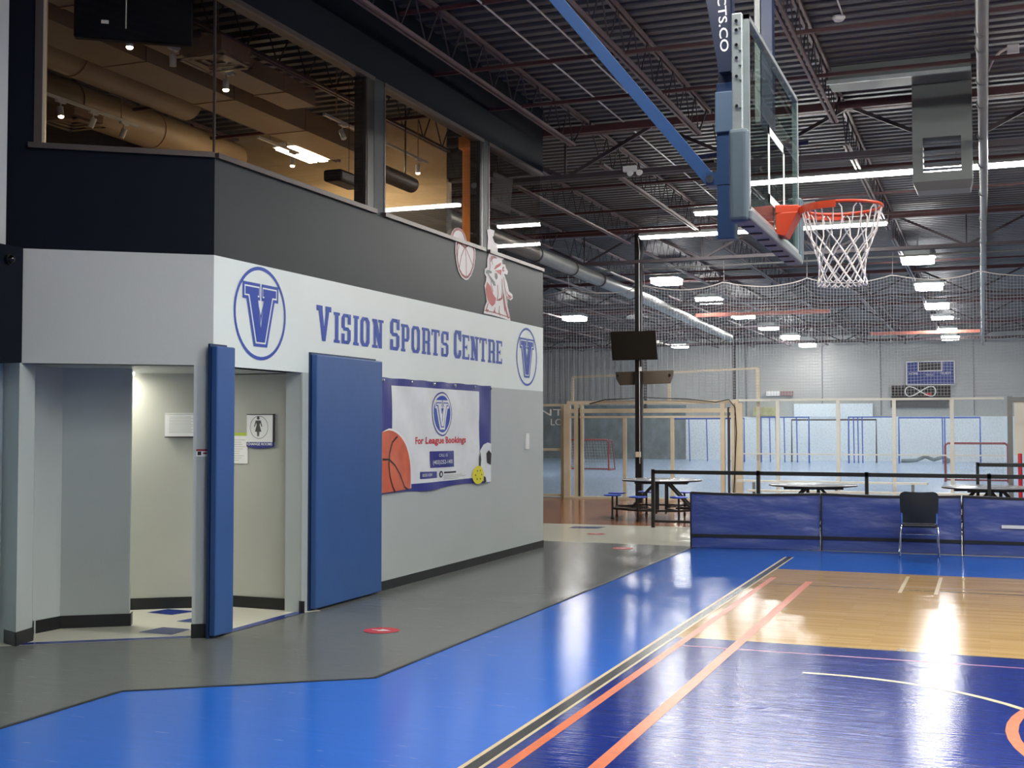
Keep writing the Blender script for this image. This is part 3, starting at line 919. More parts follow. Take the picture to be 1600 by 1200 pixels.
# lettering ----------------------------------------------------------
Xd = WALLX + 0.003
def W3(y, z, x=Xd): return (x, y, z)
def rects(ch, w_, h, t):
    """slab serif glyphs as polygons in a w_ x h box"""
    s = t * 0.42; q = min(0.3 * w_, t * 0.6); out = []
    def r(x0, x1, y0, y1): out.append([(x0, y0), (x1, y0), (x1, y1), (x0, y1)])
    def serif(cx, y, up, hw):
        r(cx - hw, cx + hw, y, y + s) if up else r(cx - hw, cx + hw, y - s, y)
    if ch == 'I':
        r(w_ / 2 - t / 2, w_ / 2 + t / 2, 0, h); serif(w_ / 2, 0, True, w_ / 2); serif(w_ / 2, h, False, w_ / 2)
    elif ch == 'V':
        c = w_ / 2
        out.append([(0.10 * w_, h), (0.10 * w_ + t, h), (c + t * 0.42, 0), (c - t * 0.42, 0)])
        out.append([(0.90 * w_ - t * 0.9, h), (0.90 * w_, h), (c + t * 0.42, 0), (c - t * 0.3, 0)])
        r(0, 0.40 * w_, h - s * 1.6, h); r(0.60 * w_, w_, h - s * 1.6, h)
    elif ch == 'O' or ch == 'C':
        r(0, t, q, h - q)
        out.append([(0, q), (q, 0), (t + q * .6, 0), (t + q * .6, s), (t, s + q)]); out.append([(0, h - q), (t, h - q - s * .4), (t + q * .6, h - s), (t + q * .6, h), (q, h)])
        r(t * .8, w_ - t * .8, 0, s * 1.2); r(t * .8, w_ - t * .8, h - s * 1.2, h)
        out.append([(w_ - t - q * .6, 0), (w_ - q, 0), (w_, q), (w_ - t, s + q), (w_ - t - q * .6, s)])
        out.append([(w_ - t - q * .6, h), (w_ - q, h), (w_, h - q), (w_ - t, h - s - q), (w_ - t - q * .6, h - s)])
        if ch == 'O': r(w_ - t, w_, q, h - q)
        else: r(w_ - t, w_, q, h * 0.30); r(w_ - t, w_, h * 0.68, h - q); r(w_ - t * .6, w_, h * .62, h)
    elif ch == 'S':
        m = h / 2
        for a, b, fl_ in ((0, m + s * .6, 1), (m - s * .6, h, 0)):
            r(q, w_ - q, b - s * 1.2, b) if fl_ else r(q, w_ - q, b - s * 1.2, b)
        r(q, w_ - q, 0, s * 1.2)
        r(0, t, m + s * .2, h - q); out.append([(0, h - q), (t, h - q), (t, h), (q, h)]); out.append([(0, m + s * .6), (q * 1.3, m - s * .6), (t, m - s * .5), (t, m + s)])
        r(w_ - t, w_, q, m - s * .2); out.append([(w_, q), (w_ - t, q), (w_ - t, 0), (w_ - q, 0)]); out.append([(w_, m - s * .6), (w_ - q * 1.3, m + s * .6), (w_ - t, m + s * .5), (w_ - t, m - s)])
        r(w_ - t * .9, w_, h * .66, h - q * .5); r(w_ - t * .5, w_, h * .66, h); r(0, t * .9, q * .5, h * .34); r(0, t * .5, 0, h * .34)
    elif ch == 'N':
        e = w_ * 0.13
        r(e, e + t * .8, 0, h); r(w_ - e - t * .8, w_ - e, 0, h)
        out.append([(0, h), (t * 1.1 + e, h), (w_ - e, 0), (w_ - e - t * 1.1, 0)])
        r(0, e * 2 + t * .8, 0, s); r(w_ - e * 2 - t * .8, w_, h - s, h); r(0, e + t, h - s, h)
    elif ch == 'P' or ch == 'R':
        e = w_ * 0.10; m = h * (0.42 if ch == 'P' else 0.46)
        r(e, e + t, 0, h); r(0, e * 2 + t, 0, s); r(0, w_ - q, h - s * 1.1, h); r(e, w_ - q, m - s * .5, m + s * .6)
        r(w_ - t, w_, m + q * .5, h - q); out.append([(w_, h - q), (w_ - t, h - q), (w_ - t, h), (w_ - q, h)]); out.append([(w_, m + q * .5), (w_ - t, m + q * .6), (w_ - t, m - s * .5), (w_ - q, m - s * .5)])
        if ch == 'R':
            r(w_ - t * 1.0 - e * .3, w_ - e * .3, 0, m); r(w_ - t * 1.1 - e * .3, w_ + e * .4, 0, s)
    elif ch == 'T':
        c = w_ / 2
        r(c - t / 2, c + t / 2, 0, h); r(c - t * .9, c + t * .9, 0, s); r(0, w_, h - s * 1.1, h)
        r(0, t * .45, h - s * 2.4, h); r(w_ - t * .45, w_, h - s * 2.4, h)
    elif ch == 'E':
        e = w_ * 0.10; m = h / 2
        r(e, e + t, 0, h); r(0, w_, 0, s * 1.1); r(0, w_, h - s * 1.1, h); r(e, w_ * .72, m - s * .5, m + s * .5)
        r(w_ - t * .45, w_, 0, s * 2.4); r(w_ - t * .45, w_, h - s * 2.4, h); r(w_ * .72 - t * .35, w_ * .72, m - s * 1.1, m + s * 1.1)
    return out
LET = [('V', 10.225, 10.508, 1), ('I', 10.558, 10.68, 0), ('S', 10.712, 10.903, 0), ('I', 10.955, 11.075, 0), ('O', 11.107, 11.310, 0), ('N', 11.367, 11.625, 0),
       ('S', 11.78, 12.005, 1), ('P', 12.043, 12.255, 0), ('O', 12.307, 12.525, 0), ('R', 12.575, 12.80, 0), ('T', 12.835, 13.06, 0), ('S', 13.109, 13.315, 0),
       ('C', 13.481, 13.695, 1), ('E', 13.722, 13.945, 0), ('N', 13.985, 14.255, 0), ('T', 14.281, 14.515, 0), ('R', 14.560, 14.80, 0), ('E', 14.84, 15.05, 0)]
t = thing('wall_lettering', 'blue slab letters VISION SPORTS CENTRE painted on the white band', 'sign', (WALLX, 12.6, 2.58))
for word in (LET[:6], LET[6:12], LET[12:]):
    mb = MB()
    for ch, y0, y1, big_ in word:
        h = 0.345 if big_ else 0.305
        for j, pg in enumerate(rects(ch, y1 - y0, h, 0.078 if big_ else 0.07)):
            mb.add([W3(y0 + p[0], 2.583 + p[1], Xd + 0.0003 * j) for p in pg], [tuple(range(len(pg)))], 0)
    mb.build('word', SIGNBLUE, t)

def v_shape(cy, cz, s, g=0.0):
    """varsity V outline, grown by g; s = overall width"""
    h = s * 0.98
    W = s / 2; st = 0.47 * s; arm = 0.22 * s; in_ = 0.035 * s; sl = 0.115 * s; bot = 0.17 * s
    P_ = [(-W - g, h / 2 + g), (-in_ + g * .5, h / 2 + g), (-in_ + g * .5, h / 2 - arm - g), (-in_ - sl * .55, h / 2 - arm - g),
          (0.0, -h * .075 + g * 2.7), (in_ + sl * .55, h / 2 - arm - g), (in_ - g * .5, h / 2 - arm - g), (in_ - g * .5, h / 2 + g), (W + g, h / 2 + g), (W + g, h / 2 - arm - g),
          (W - sl + g, h / 2 - arm - g), (bot + g, -h / 2 - g), (-bot - g, -h / 2 - g), (-W + sl - g, h / 2 - arm - g), (-W - g, h / 2 - arm - g)]
    return [(cy + a, cz + b) for a, b in P_]
def ring(mb, cy, cz, r0, r1, x, m, n=48, ry=1.0):
    vs = []; fs = []
    for i in range(n):
        a = 2 * math.pi * i / n
        vs += [(x, cy + r0 * math.cos(a) * ry, cz + r0 * math.sin(a)), (x, cy + r1 * math.cos(a) * ry, cz + r1 * math.sin(a))]
    for i in range(n):
        j = (i + 1) % n
        fs.append((2 * i, 2 * i + 1, 2 * j + 1, 2 * j))
    mb.add(vs, fs, m)
def disc(mb, cy, cz, r, x, m, n=40, ry=1.0):
    mb.add([(x, cy + r * math.cos(2 * math.pi * i / n) * ry, cz + r * math.sin(2 * math.pi * i / n)) for i in range(n)], [tuple(range(n))], m)
def poly(mb, pts, x, m):
    # triangulate concave outline through bmesh
    tri = tessellate_polygon([[Vector((a, b, 0)) for a, b in pts]])
    mb.add([(x, a, b) for a, b in pts], [tuple(t_) for t_ in tri], m)
def logo(cy, cz, r, label):
    mb = MB()
    ring(mb, cy, cz, r * 0.925, r, Xd, 0)
    s = r * 1.30
    poly(mb, v_shape(cy, cz - 0.04 * r, s, 0.036 * r), Xd + 0.001, 0)
    poly(mb, v_shape(cy, cz - 0.04 * r, s, -0.03 * r), Xd + 0.002, 1)
    poly(mb, v_shape(cy, cz - 0.04 * r, s, -0.062 * r), Xd + 0.003, 2)
    return tag(mb.build('wall_logo', [SIGNBLUE, WHITE, SIGNDEEP]), label, 'logo', 'round V logos on the white band')
logo(9.255, 2.757, 0.418, 'round blue V logo painted at the left end, before the lettering')
logo(15.995, 2.73, 0.41, 'round blue V logo painted at the right end, after the lettering')

# rooster and ball decals -------------------------------------------
Xr = WALLX + 0.006
mb = MB()
D = dict(
ballA=[(13.371, 4.062), (13.419, 4.127), (13.502, 4.174), (13.599, 4.194), (13.71, 4.186), (13.784, 4.147), (13.834, 4.099), (13.846, 4.056), (13.771, 3.991), (13.673, 4.002), (13.575, 4.047), (13.503, 4.047), (13.431, 4.056)],
ball=[(13.515, 4.009), (13.575, 4.047), (13.796, 3.999), (13.922, 4.057), (14.075, 4.048), (14.127, 3.994), (14.127, 3.892), (14.088, 3.765), (13.998, 3.653), (13.897, 3.586), (13.809, 3.571), (13.697, 3.593), (13.6, 3.656), (13.539, 3.757), (13.508, 3.871)],
rout=[(14.513, 4.307), (14.608, 4.332), (14.775, 4.336), (14.747, 4.258), (14.705, 4.241), (14.775, 4.177), (14.888, 4.172), (14.887, 4.055), (15.117, 4.053), (15.112, 3.998), (15.045, 3.979), (15.059, 3.927), (15.161, 3.934), (15.19, 3.889), (15.258, 3.854), (15.234, 3.802), (15.117, 3.804), (15.234, 3.688), (15.293, 3.585), (15.427, 3.555), (15.442, 3.502), (15.352, 3.466), (15.248, 3.483), (15.262, 3.386), (15.322, 3.283), (15.351, 3.187), (15.057, 3.201), (14.717, 3.21), (14.403, 3.209), (14.444, 3.3), (14.511, 3.369), (14.471, 3.469), (14.431, 3.568), (14.485, 3.637), (14.498, 3.69), (14.431, 3.724), (14.444, 3.788), (14.526, 3.818), (14.526, 3.923), (14.58, 4.003), (14.531, 4.07), (14.553, 4.209)],
wattle=[(14.58, 3.605), (14.648, 3.581), (14.731, 3.485), (14.829, 3.442), (14.787, 3.364), (14.69, 3.323), (14.579, 3.365), (14.498, 3.44), (14.471, 3.531), (14.512, 3.629)],
brow=[(14.76, 3.826), (14.816, 3.875), (14.944, 3.923), (15.016, 3.943), (14.987, 3.896), (14.887, 3.857), (14.788, 3.824)],
eyep=[(14.788, 3.808), (15.016, 3.846), (15.001, 3.769), (14.887, 3.788)],
eye=[(14.788, 3.776), (14.873, 3.776), (14.887, 3.724), (14.83, 3.686), (14.774, 3.722)],
beak=[(14.471, 3.739), (14.498, 3.779), (14.608, 3.792), (14.69, 3.775), (14.649, 3.749), (14.58, 3.752), (14.607, 3.724), (14.774, 3.658), (14.816, 3.61), (14.746, 3.602), (14.607, 3.682), (14.525, 3.73)],
comb=[(14.649, 3.981), (14.774, 3.997), (14.887, 3.98), (14.732, 3.96), (14.635, 3.895)],
ear=[(15.059, 3.884), (15.117, 3.902), (15.088, 3.855), (15.161, 3.842), (15.059, 3.83)],
neck=[(15.175, 3.595), (15.263, 3.539), (15.352, 3.531), (15.367, 3.494), (15.263, 3.511)],
n2=[(15.087, 3.585), (15.131, 3.482), (15.174, 3.378), (15.292, 3.215), (15.247, 3.211), (15.13, 3.342), (15.087, 3.478)],
n3=[(14.815, 3.414), (15.015, 3.471), (15.029, 3.558), (15.058, 3.464), (14.971, 3.424)],
n4=[(14.471, 3.261), (14.552, 3.331), (14.511, 3.27), (14.579, 3.266), (14.511, 3.229)],
n5=[(14.731, 3.253), (14.801, 3.333), (14.787, 3.274), (14.829, 3.246)])
def strk(mb, pts, wd, x, m):
    for a, b in zip(pts[:-1], pts[1:]):
        a, b = Vector(a), Vector(b); d = (b - a).normalized(); p = Vector((-d.y, d.x)) * wd / 2; e = d * wd * .3
        mb.add([(x, q.x, q.y) for q in (a - p - e, b - p + e, b + p + e, a + p - e)], [(0, 1, 2, 3)], m)
def shrink(pts, k):
    cx = sum(p[0] for p in pts) / len(pts); cz = sum(p[1] for p in pts) / len(pts)
    return [(cx + (a - cx) * k, cz + (b - cz) * k) for a, b in pts]
poly(mb, D['ballA'], Xr, 0); poly(mb, D['ball'], Xr + 0.001, 0)
strk(mb, shrink(D['ball'], 0.87) + [shrink(D['ball'], 0.87)[0]], 0.03, Xr + 0.002, 1)
strk(mb, shrink(D['ballA'], 0.82)[:8], 0.03, Xr + 0.002, 1)
for pts in ([(13.80, 3.99), (13.83, 3.85), (13.84, 3.60)], [(13.80, 3.99), (13.93, 3.88), (14.06, 3.76)], [(13.80, 3.99), (13.68, 3.85), (13.62, 3.70)], [(13.62, 4.0), (13.58, 3.9), (13.56, 3.80)]):
    strk(mb, pts, 0.014, Xr + 0.003, 1)
tag(mb.build('ball_decal', [DECW, DECM]), 'white and maroon ball decal on the charcoal band below the middle window', 'decal')
mb = MB()
poly(mb, D['rout'], Xr, 0)
for k, m in (('wattle', 2), ('brow', 2), ('eyep', 2), ('eye', 3), ('beak', 3), ('comb', 1), ('ear', 2), ('neck', 1), ('n2', 1), ('n3', 1), ('n4', 1), ('n5', 1)):
    poly(mb, D[k], Xr + 0.002, m)
strk(mb, shrink(D['rout'], 0.93)[20:29], 0.012, Xr + 0.0025, 1)
for pts in ([(14.60, 3.95), (14.62, 3.85), (14.60, 3.80)], [(14.66, 3.98), (14.70, 3.88)], [(14.88, 3.62), (14.90, 3.50), (14.86, 3.42)], [(15.10, 3.75), (15.14, 3.62), (15.20, 3.50), (15.26, 3.36)],
            [(15.04, 3.72), (15.06, 3.55), (15.10, 3.42), (15.14, 3.30)], [(14.55, 3.35), (14.50, 3.28)], [(14.95, 3.35), (14.93, 3.27), (14.97, 3.23)], [(14.64, 3.68), (14.66, 3.60), (14.72, 3.52)]):
    strk(mb, pts, 0.016, Xr + 0.0032, 1)
tag(mb.build('rooster_decal', [DECW, DECM, DECR, DECG]), 'white and red rooster head decal at the far corner of the charcoal band', 'decal')

# banner ------------------------------------------------------------
t = thing('vinyl_banner', 'navy edged white vinyl banner reading For League Bookings', 'banner', (WALLX, 13.07, 1.01))
mb = MB()
NY, NZ = 44, 20
def bx(y, z):
    u = (y - 11.55) / 3.06; v = (z - 1.02) / 1.25
    return WALLX + 0.02 + 0.018 * (math.sin(u * 19 + 3 * v) * math.sin(v * 7 + u * 5)) * max(0.0, 4 * u * (1 - u)) ** .3 * (1 - v * .3) + 0.012 * math.sin(u * 40) * v * v * .5
def bz(u, v):
    top = 2.275 + 0.003 * math.cos(u * 6 * 2 * math.pi); bot = 1.03 + 0.02 * math.sin(u * math.pi * 1.0) * math.cos(u * 9)
    return bot + (top - bot) * v
vs = []; fs = []
for j in range(NZ + 1):
    for i in range(NY + 1):
        u, v = i / NY, j / NZ
        y = 11.545 + 3.07 * u; z = bz(u, v)
        vs.append((bx(y, z), y, z))
for j in range(NZ):
    for i in range(NY):
        k = j * (NY + 1) + i
        fs.append((k, k + 1, k + NY + 2, k + NY + 1))
mb.add(vs, fs, 0)
def drape(pts_list, m, dx):
    """lay flat artwork on the rippled sheet"""
    bm = bmesh.new()
    for pts in pts_list:
        vv = [bm.verts.new((0, a, b)) for a, b in pts]
        for t_ in tessellate_polygon([[Vector((a, b, 0)) for a, b in pts]]):
            try: bm.faces.new([vv[k] for k in t_])
            except ValueError: pass
    for _ in range(5):
        es = [e for e in bm.edges if e.calc_length() > 0.14]
        if not es: break
        bmesh.ops.subdivide_edges(bm, edges=es, cuts=1)
        bmesh.ops.triangulate(bm, faces=[f for f in bm.faces if len(f.verts) > 4])
    bm.verts.index_update()
    mb.add([(bx(v.co.y, v.co.z) + dx, v.co.y, v.co.z) for v in bm.verts], [tuple(v.index for v in f.verts) for f in bm.faces], m); bm.free()
def drape_text(txt, y, z, wd, ht, m, dx, bold=0.0):
    vs, fs = text_geo(txt, 1, wd, ht, bold)
    mb.add([(bx(y + a, z + b) + dx, y + a, z + b) for a, b in vs], fs, m)
def ell(cy, cz, ry, rz, n=36, a0=0, a1=360): return [(cy + ry * math.cos(R(a0 + (a1 - a0) * i / n)), cz + rz * math.sin(R(a0 + (a1 - a0) * i / n))) for i in range(n)]
drape([[(11.78, 2.195), (11.80, 1.45), (11.85, 1.105), (14.23, 1.105), (14.25, 1.5), (14.22, 1.8), (14.235, 2.195)]], 1, 0.004)
# basketball clipped to the banner
bb = [p for p in ell(11.70, 1.12, 0.575, 0.59, 60) if p[0] >= 11.55 and p[1] >= 1.035]
bb = [(11.55, 1.69)] + [(11.70 + 0.575 * math.sin(R(a)), 1.12 + 0.59 * math.cos(R(a))) for a in range(0, 98, 6)] + [(11.55, 1.04)]
drape([[(a + (0.02 if i and i < len(bb) - 1 else 0), b + (0.02 if 0 < i < 14 else 0)) for i, (a, b) in enumerate(bb)]], 2, 0.007)
drape([bb], 3, 0.010)
def dstroke(pts, wd, m, dx):
    q = []
    for a, b in zip(pts[:-1], pts[1:]):
        a, b = Vector(a), Vector(b); d = (b - a).normalized(); p = Vector((-d.y, d.x)) * wd / 2; e = d * wd * .2
        q.append([tuple(a - p - e), tuple(b - p + e), tuple(b + p + e), tuple(a + p - e)])
    drape(q, m, dx)
dstroke([(11.56, 1.40), (11.70, 1.395), (11.84, 1.33), (11.98, 1.22), (12.10, 1.08)][:5], 0.02, 4, 0.013)
dstroke([(11.90, 1.64), (11.79, 1.58), (11.72, 1.47), (11.69, 1.35), (11.71, 1.22), (11.78, 1.10), (11.84, 1.04)], 0.02, 4, 0.013)
dstroke([(12.10, 1.08), (12.20, 0.97 + .08)], 0.02, 4, 0.013)
# logo
cy, cz = 13.085, 1.897
drape([ell(cy, cz, 0.268, 0.262)], 0, 0.007); drape([ell(cy, cz, 0.250, 0.244)], 1, 0.009); drape([ell(cy, cz, 0.222, 0.218)], 5, 0.011)
drape([v_shape(cy, cz - 0.01, 0.33, 0.012)], 1, 0.013); drape([v_shape(cy, cz - 0.01, 0.33, -0.014)], 5, 0.015); drape([v_shape(cy, cz - 0.01, 0.33, -0.026)], 1, 0.017)
drape_text('For League Bookings', 12.372, 1.525, 1.41, 0.105, 6, 0.008, 0.028)
drape([[(12.765, 1.462), (13.43, 1.458), (13.42, 1.266), (12.77, 1.270)]], 0, 0.007)
drape_text('CALL US', 12.98, 1.395, 0.22, 0.035, 1, 0.012)
drape_text('(403)252-1400', 12.84, 1.295, 0.52, 0.062, 1, 0.012, 0.01)
drape([[(12.486, 1.235), (12.945, 1.225), (12.945, 1.150), (12.492, 1.152)]], 0, 0.007)
drape_text('BOOK NOW', 12.54, 1.175, 0.26, 0.035, 1, 0.012, 0.01)
drape([ell(13.055, 1.187, 0.05, 0.04)], 4, 0.007); drape([ell(13.055, 1.187, 0.02, 0.022)], 1, 0.010)
drape([[(13.13, 1.195), (13.49, 1.192), (13.49, 1.212), (13.13, 1.215)]], 4, 0.007)
for z_, e_ in ((1.165, 13.70), (1.145, 13.82), (1.125, 13.55)):
    drape([[(13.13, z_), (e_, z_ - 0.002), (e_, z_ + 0.005), (13.13, z_ + 0.007)]], 7, 0.007)
# soccer ball and pickleball
sb_ = [(14.17, 1.20), (14.19, 1.34), (14.26, 1.45), (14.36, 1.52), (14.48, 1.545), (14.605, 1.525), (14.605, 1.035), (14.38, 1.035), (14.24, 1.08)]
drape([sb_], 1, 0.008)
drape([[(14.513, 1.446), (14.6, 1.402), (14.59, 1.251), (14.46, 1.286), (14.441, 1.406)], [(14.175, 1.25), (14.20, 1.36), (14.25, 1.43), (14.265, 1.33), (14.225, 1.22)], [(14.317, 1.123), (14.40, 1.10), (14.42, 1.04), (14.32, 1.04)]], 4, 0.012)
drape([ell(14.155, 1.14, 0.17, 0.115)], 8, 0.015)
for a in range(0, 360, 60):
    drape([ell(14.155 + 0.09 * math.cos(R(a)), 1.14 + 0.06 * math.sin(R(a)), 0.014, 0.01, 8)], 4, 0.018)
mb.build('banner_sheet', [VINYLN, VINYLW, PRWHITE, PRORANGE, PRBLACK, SIGNBLUE, PRRED, GREYP, PRYEL], t, smooth=False)
for y_ in (11.57, 12.25, 12.85, 13.45, 14.05, 14.59):
    mb = MB()
    mb.lathe((WALLX + 0.028, y_, 2.245), [(0.018, 0), (0.018, 0.012), (0.008, 0.014)], 10, axis='x')
    mb.build('grommet', CHROME, t)

mb = MB(); mb.box(WALLX, WALLX + 0.02, 15.93, 16.05, 1.43, 1.65)
tag(mb.build('switch_plate', WHITEP, bevel=0.004), 'narrow white plate on the grey wall right of the banner', 'wall plate')

# notices in the entrance -------------------------------------------
o0 = Vector((-7.65, 9.52, 0)) + cdir * 0.319 - Vector((-0.1, 0.14, 0)).normalized() * 0.02
t = thing('notice_board', 'white clip board of notices on the left back wall of the entrance', 'notice board', tuple(o0 + Vector((0, 0, 1.65))))
mb = MB(); nb = Vector((cdir.y, -cdir.x, 0))
mb.obox(o0 + Vector((0, 0, 1.655)), cdir * 0.36, nb * 0.012, (0, 0, 0.225)); mb.build('board', PRWHITE, t)
mb = MB(); mb.obox(o0 + Vector((0, 0, 1.643)) , cdir * 0.36, nb * 0.03, (0, 0, 0.010)); mb.build('tray', DKSTEEL, t)
mb = MB()
for i in range(11):
    wd = 0.2 + 0.08 * random.random()
    mb.obox(o0 + cdir * 0.04 + nb * 0.0122 + Vector((0, 0, 1.69 + i * 0.015)), cdir * wd, nb * 0.0006, (0, 0, 0.004))
mb.obox(o0 + nb * 0.0122 + Vector((0, 0, 1.868)), cdir * 0.36, nb * 0.004, (0, 0, 0.004))
mb.build('notice_print', GREYP, t)
t = thing('paper_notice', 'white paper notice with a lime green top edge', 'notice', (-6.77, 10.06, 1.39))
mb = MB(); mb.box(-6.855, -6.687, 10.055, 10.063, 1.39, 1.66); mb.build('sheet', PRWHITE, t)
mb = MB(); mb.box(-6.855, -6.687, 10.054, 10.063, 1.66, 1.69); mb.build('top_edge', LIME, t)
mb = MB()
for i in range(10):
    mb.box(-6.84, -6.84 + 0.05 + 0.08 * random.random(), 10.0535, 10.055, 1.42 + i * 0.022, 1.424 + i * 0.022)
mb.build('print', GREYP, t)
t = thing('change_room_sign', 'white sign with a woman figure over a blue CHANGE ROOMS strip', 'sign', (-6.54, 10.05, 1.56))
mb = MB(); mb.box(-6.69, -6.395, 10.045, 10.063, 1.60, 1.865); mb.build('sign_plate', PRWHITE, t)
mb = MB(); mb.box(-6.395, -6.383, 10.04, 10.063, 1.60, 1.87); mb.box(-6.69, -6.383, 10.04, 10.063, 1.863, 1.871); mb.build('sign_edge', DKSTEEL, t)
mb = MB()
mb.prism([(-6.69, 10.043, 1.60), (-6.69, 10.043, 1.555), (-6.62, 10.043, 1.545), (-6.54, 10.043, 1.54), (-6.46, 10.043, 1.545), (-6.39, 10.043, 1.555), (-6.39, 10.043, 1.60)], (0, 0.02, 0), 0)
put_text(mb, 'CHANGE ROOMS', (-6.68, 10.042, 1.568), (1, 0, 0), (0, 0, 1), 0.28, 0.026, 1, 0.02)
mb.build('sign_strip', [VINYLN, PRWHITE], t)
mb = MB()
def fig(pts): mb.add([(x, 10.0435, z) for x, z in pts], [tuple(range(len(pts)))], 0)
cx = -6.56
fig([(cx + 0.016 * math.cos(R(a)), 1.832 + 0.016 * math.sin(R(a))) for a in range(0, 360, 30)])
fig([(cx - 0.028, 1.808), (cx + 0.028, 1.808), (cx + 0.016, 1.765), (cx + 0.036, 1.70), (cx - 0.036, 1.70), (cx - 0.016, 1.765)])
fig([(cx - 0.028, 1.808), (cx - 0.02, 1.795), (cx - 0.038, 1.745), (cx - 0.046, 1.75)]); fig([(cx + 0.028, 1.808), (cx + 0.02, 1.795), (cx + 0.038, 1.745), (cx + 0.046, 1.75)])
fig([(cx - 0.014, 1.70), (cx - 0.002, 1.70), (cx - 0.002, 1.655), (cx - 0.010, 1.655)]); fig([(cx + 0.014, 1.70), (cx + 0.002, 1.70), (cx + 0.002, 1.655), (cx + 0.010, 1.655)])
for a in range(0, 360, 10):
    r0, r1 = 0.098, 0.102
    fig([(cx + 0.01 + r * math.cos(R(b)), 1.742 + r * 1.08 * math.sin(R(b))) for r, b in ((r0, a), (r1, a), (r1, a + 10), (r0, a + 10))])
mb.build('figure', mat('figure grey', (70, 72, 66), 0.6), t)
mb = MB()
sp = A0 + fd * 0.13 + fn * 0.002 + Vector((0, 0, 1.50))
mb.obox(sp, -fd * 0.095, fn * 0.002, (0, 0, 0.062), 0)
mb.obox(sp + fn * 0.0025 + Vector((0, 0, 0.045)), -fd * 0.095, fn * 0.001, (0, 0, 0.017), 1)
mb.obox(sp + fn * 0.0025 - fd * 0.01 + Vector((0, 0, 0.012)), -fd * 0.03, fn * 0.001, (0, 0, 0.03), 2)
mb.obox(sp + fn * 0.0025 - fd * 0.055 + Vector((0, 0, 0.02)), -fd * 0.03, fn * 0.001, (0, 0, 0.015), 1)
tag(mb.build('post_sticker', [PRWHITE, DECM, PRBLACK]), 'small white and maroon sticker on the grey corner post', 'sticker')

# entrance panel light and its glow
t = thing('entrance_ceiling_light', 'ceiling panel light inside the change room entrance', 'ceiling light', (-7.9, 10.0, 2.25))
mb = MB(); mb.box(-8.45, -7.55, 8.95, 9.45, 2.235, 2.262); mb.build('diffuser', PANEL, t)

# dome camera
t = thing('security_camera', 'small black dome camera on the dark band at the extreme left', 'camera', (-7.2, 7.48, 3.07))
mb = MB(); mb.lathe((-7.215, 7.475, 3.075), [(0.04, 0), (0.04, 0.03)], 16, axis='x'); mb.build('mount', BLACK, t, smooth=True)
mb = MB(); mb.lathe((-7.185, 7.475, 3.075), [(0.036, 0), (0.030, 0.02), (0.016, 0.032), (0.003, 0.036)], 16, axis='x'); mb.build('dome', mat('camera dome', (6, 6, 8), 0.08), t, smooth=True)

# floor stickers
def floor_spot(x, y, r, label, arrow=True):
    mb = MB()
    fl(mb, [(x + r * math.cos(R(a)), y + r * math.sin(R(a))) for a in range(0, 360, 12)], 0, 0.003)
    if arrow:
        s = r * 0.6
        fl(mb, [(x - s, y - s * .15), (x - s * .1, y - s * .15), (x - s * .1, y + s * .15), (x - s, y + s * .15)], 1, 0.004)
        fl(mb, [(x - s * .2, y - s * .6), (x + s, y), (x - s * .2, y + s * .6)], 1, 0.004)
    tag(mb.build('floor_sticker', [mat('red floor vinyl', (196, 44, 58), 0.4), PRWHITE]), label, 'sticker', 'round floor stickers')
floor_spot(-4.86, 9.36, 0.155, 'red round floor sticker with a white mark nearest the viewer')
floor_spot(-4.9, 16.9, 0.15, 'pale red round floor sticker on the grey floor by the cream tiles')
floor_spot(-5.95, 19.0, 0.15, 'round floor sticker on the cream tiles')
mb = MB(); fl(mb, [(-6.75, 19.95), (-6.25, 20.0), (-6.2, 20.35), (-6.75, 20.3)], 0, 0.003)
tag(mb.build('floor_sticker', F_TILEB), 'blue square marker on the cream tiles near the brown floor', 'sticker')

# ================================================================== BASKETBALL GOAL
t = thing('basketball_goal', 'ceiling hung basketball goal with glass backboard, orange rim and blue mast', 'basketball goal', (-1.17, 7.4, 2.9))
BX = -1.17
mb = MB(); mb.box(BX - 0.012, BX, 6.50, 8.315, 2.93, 3.97)
gl = mb.build('backboard', BGLASS, t)
mb = MB()
for (y0, y1, z0, z1) in ((6.485, 8.315, 3.945, 3.97), (6.485, 8.315, 2.90, 2.935), (6.485, 6.51, 2.9, 3.97), (8.29, 8.315, 2.9, 3.97)):
    mb.box(BX - 0.035, BX + 0.003, y0, y1, z0, z1)
mb.build('board_frame', ALU, t)
mb = MB()
y0, y1, z0, z1, wd = 7.095, 7.705, 3.06, 3.51, 0.05
for q in ((y0, y1, z1 - wd, z1), (y0, y1, z0, z0 + wd), (y0, y0 + wd, z0, z1), (y1 - wd, y1, z0, z1)):
    mb.box(BX + 0.0005, BX + 0.0025, *q)
mb.build('target_square', PRWHITE, t)
mb = MB()
mb.box(BX - 0.10, BX + 0.005, 6.42, 6.50, 2.84, 3.345); mb.build('corner_padding', PADG, t, bevel=0.025, seg=3)
mb = MB(); mb.box(BX - 0.075, BX + 0.025, 8.30, 8.40, 2.86, 3.30); mb.build('corner_padding', PADG, t, bevel=0.025, seg=3)
mb = MB(); mb.box(BX - 0.085, BX + 0.022, 6.44, 8.37, 2.845, 2.905)
mb.build('bottom_padding', mat('grey board underside', (112, 120, 124), 0.5, 0.2), t, bevel=0.012)
mb = MB()
for i in range(7):
    yy = 6.62 + i * 0.25
    mb.box(BX - 0.07, BX - 0.0, yy, yy + 0.03, 2.838, 2.846)
mb.build('padding_slots', DKSTEEL, t)
mb = MB(); mb.box(BX - 0.080, BX - 0.025, 6.43, 6.475, 3.33, 3.965)
for z in (3.45, 3.6, 3.68, 3.76, 3.88):
    mb.lathe((BX - 0.035, 6.428, z), [(0.012, 0), (0.012, 0.0)], 3)
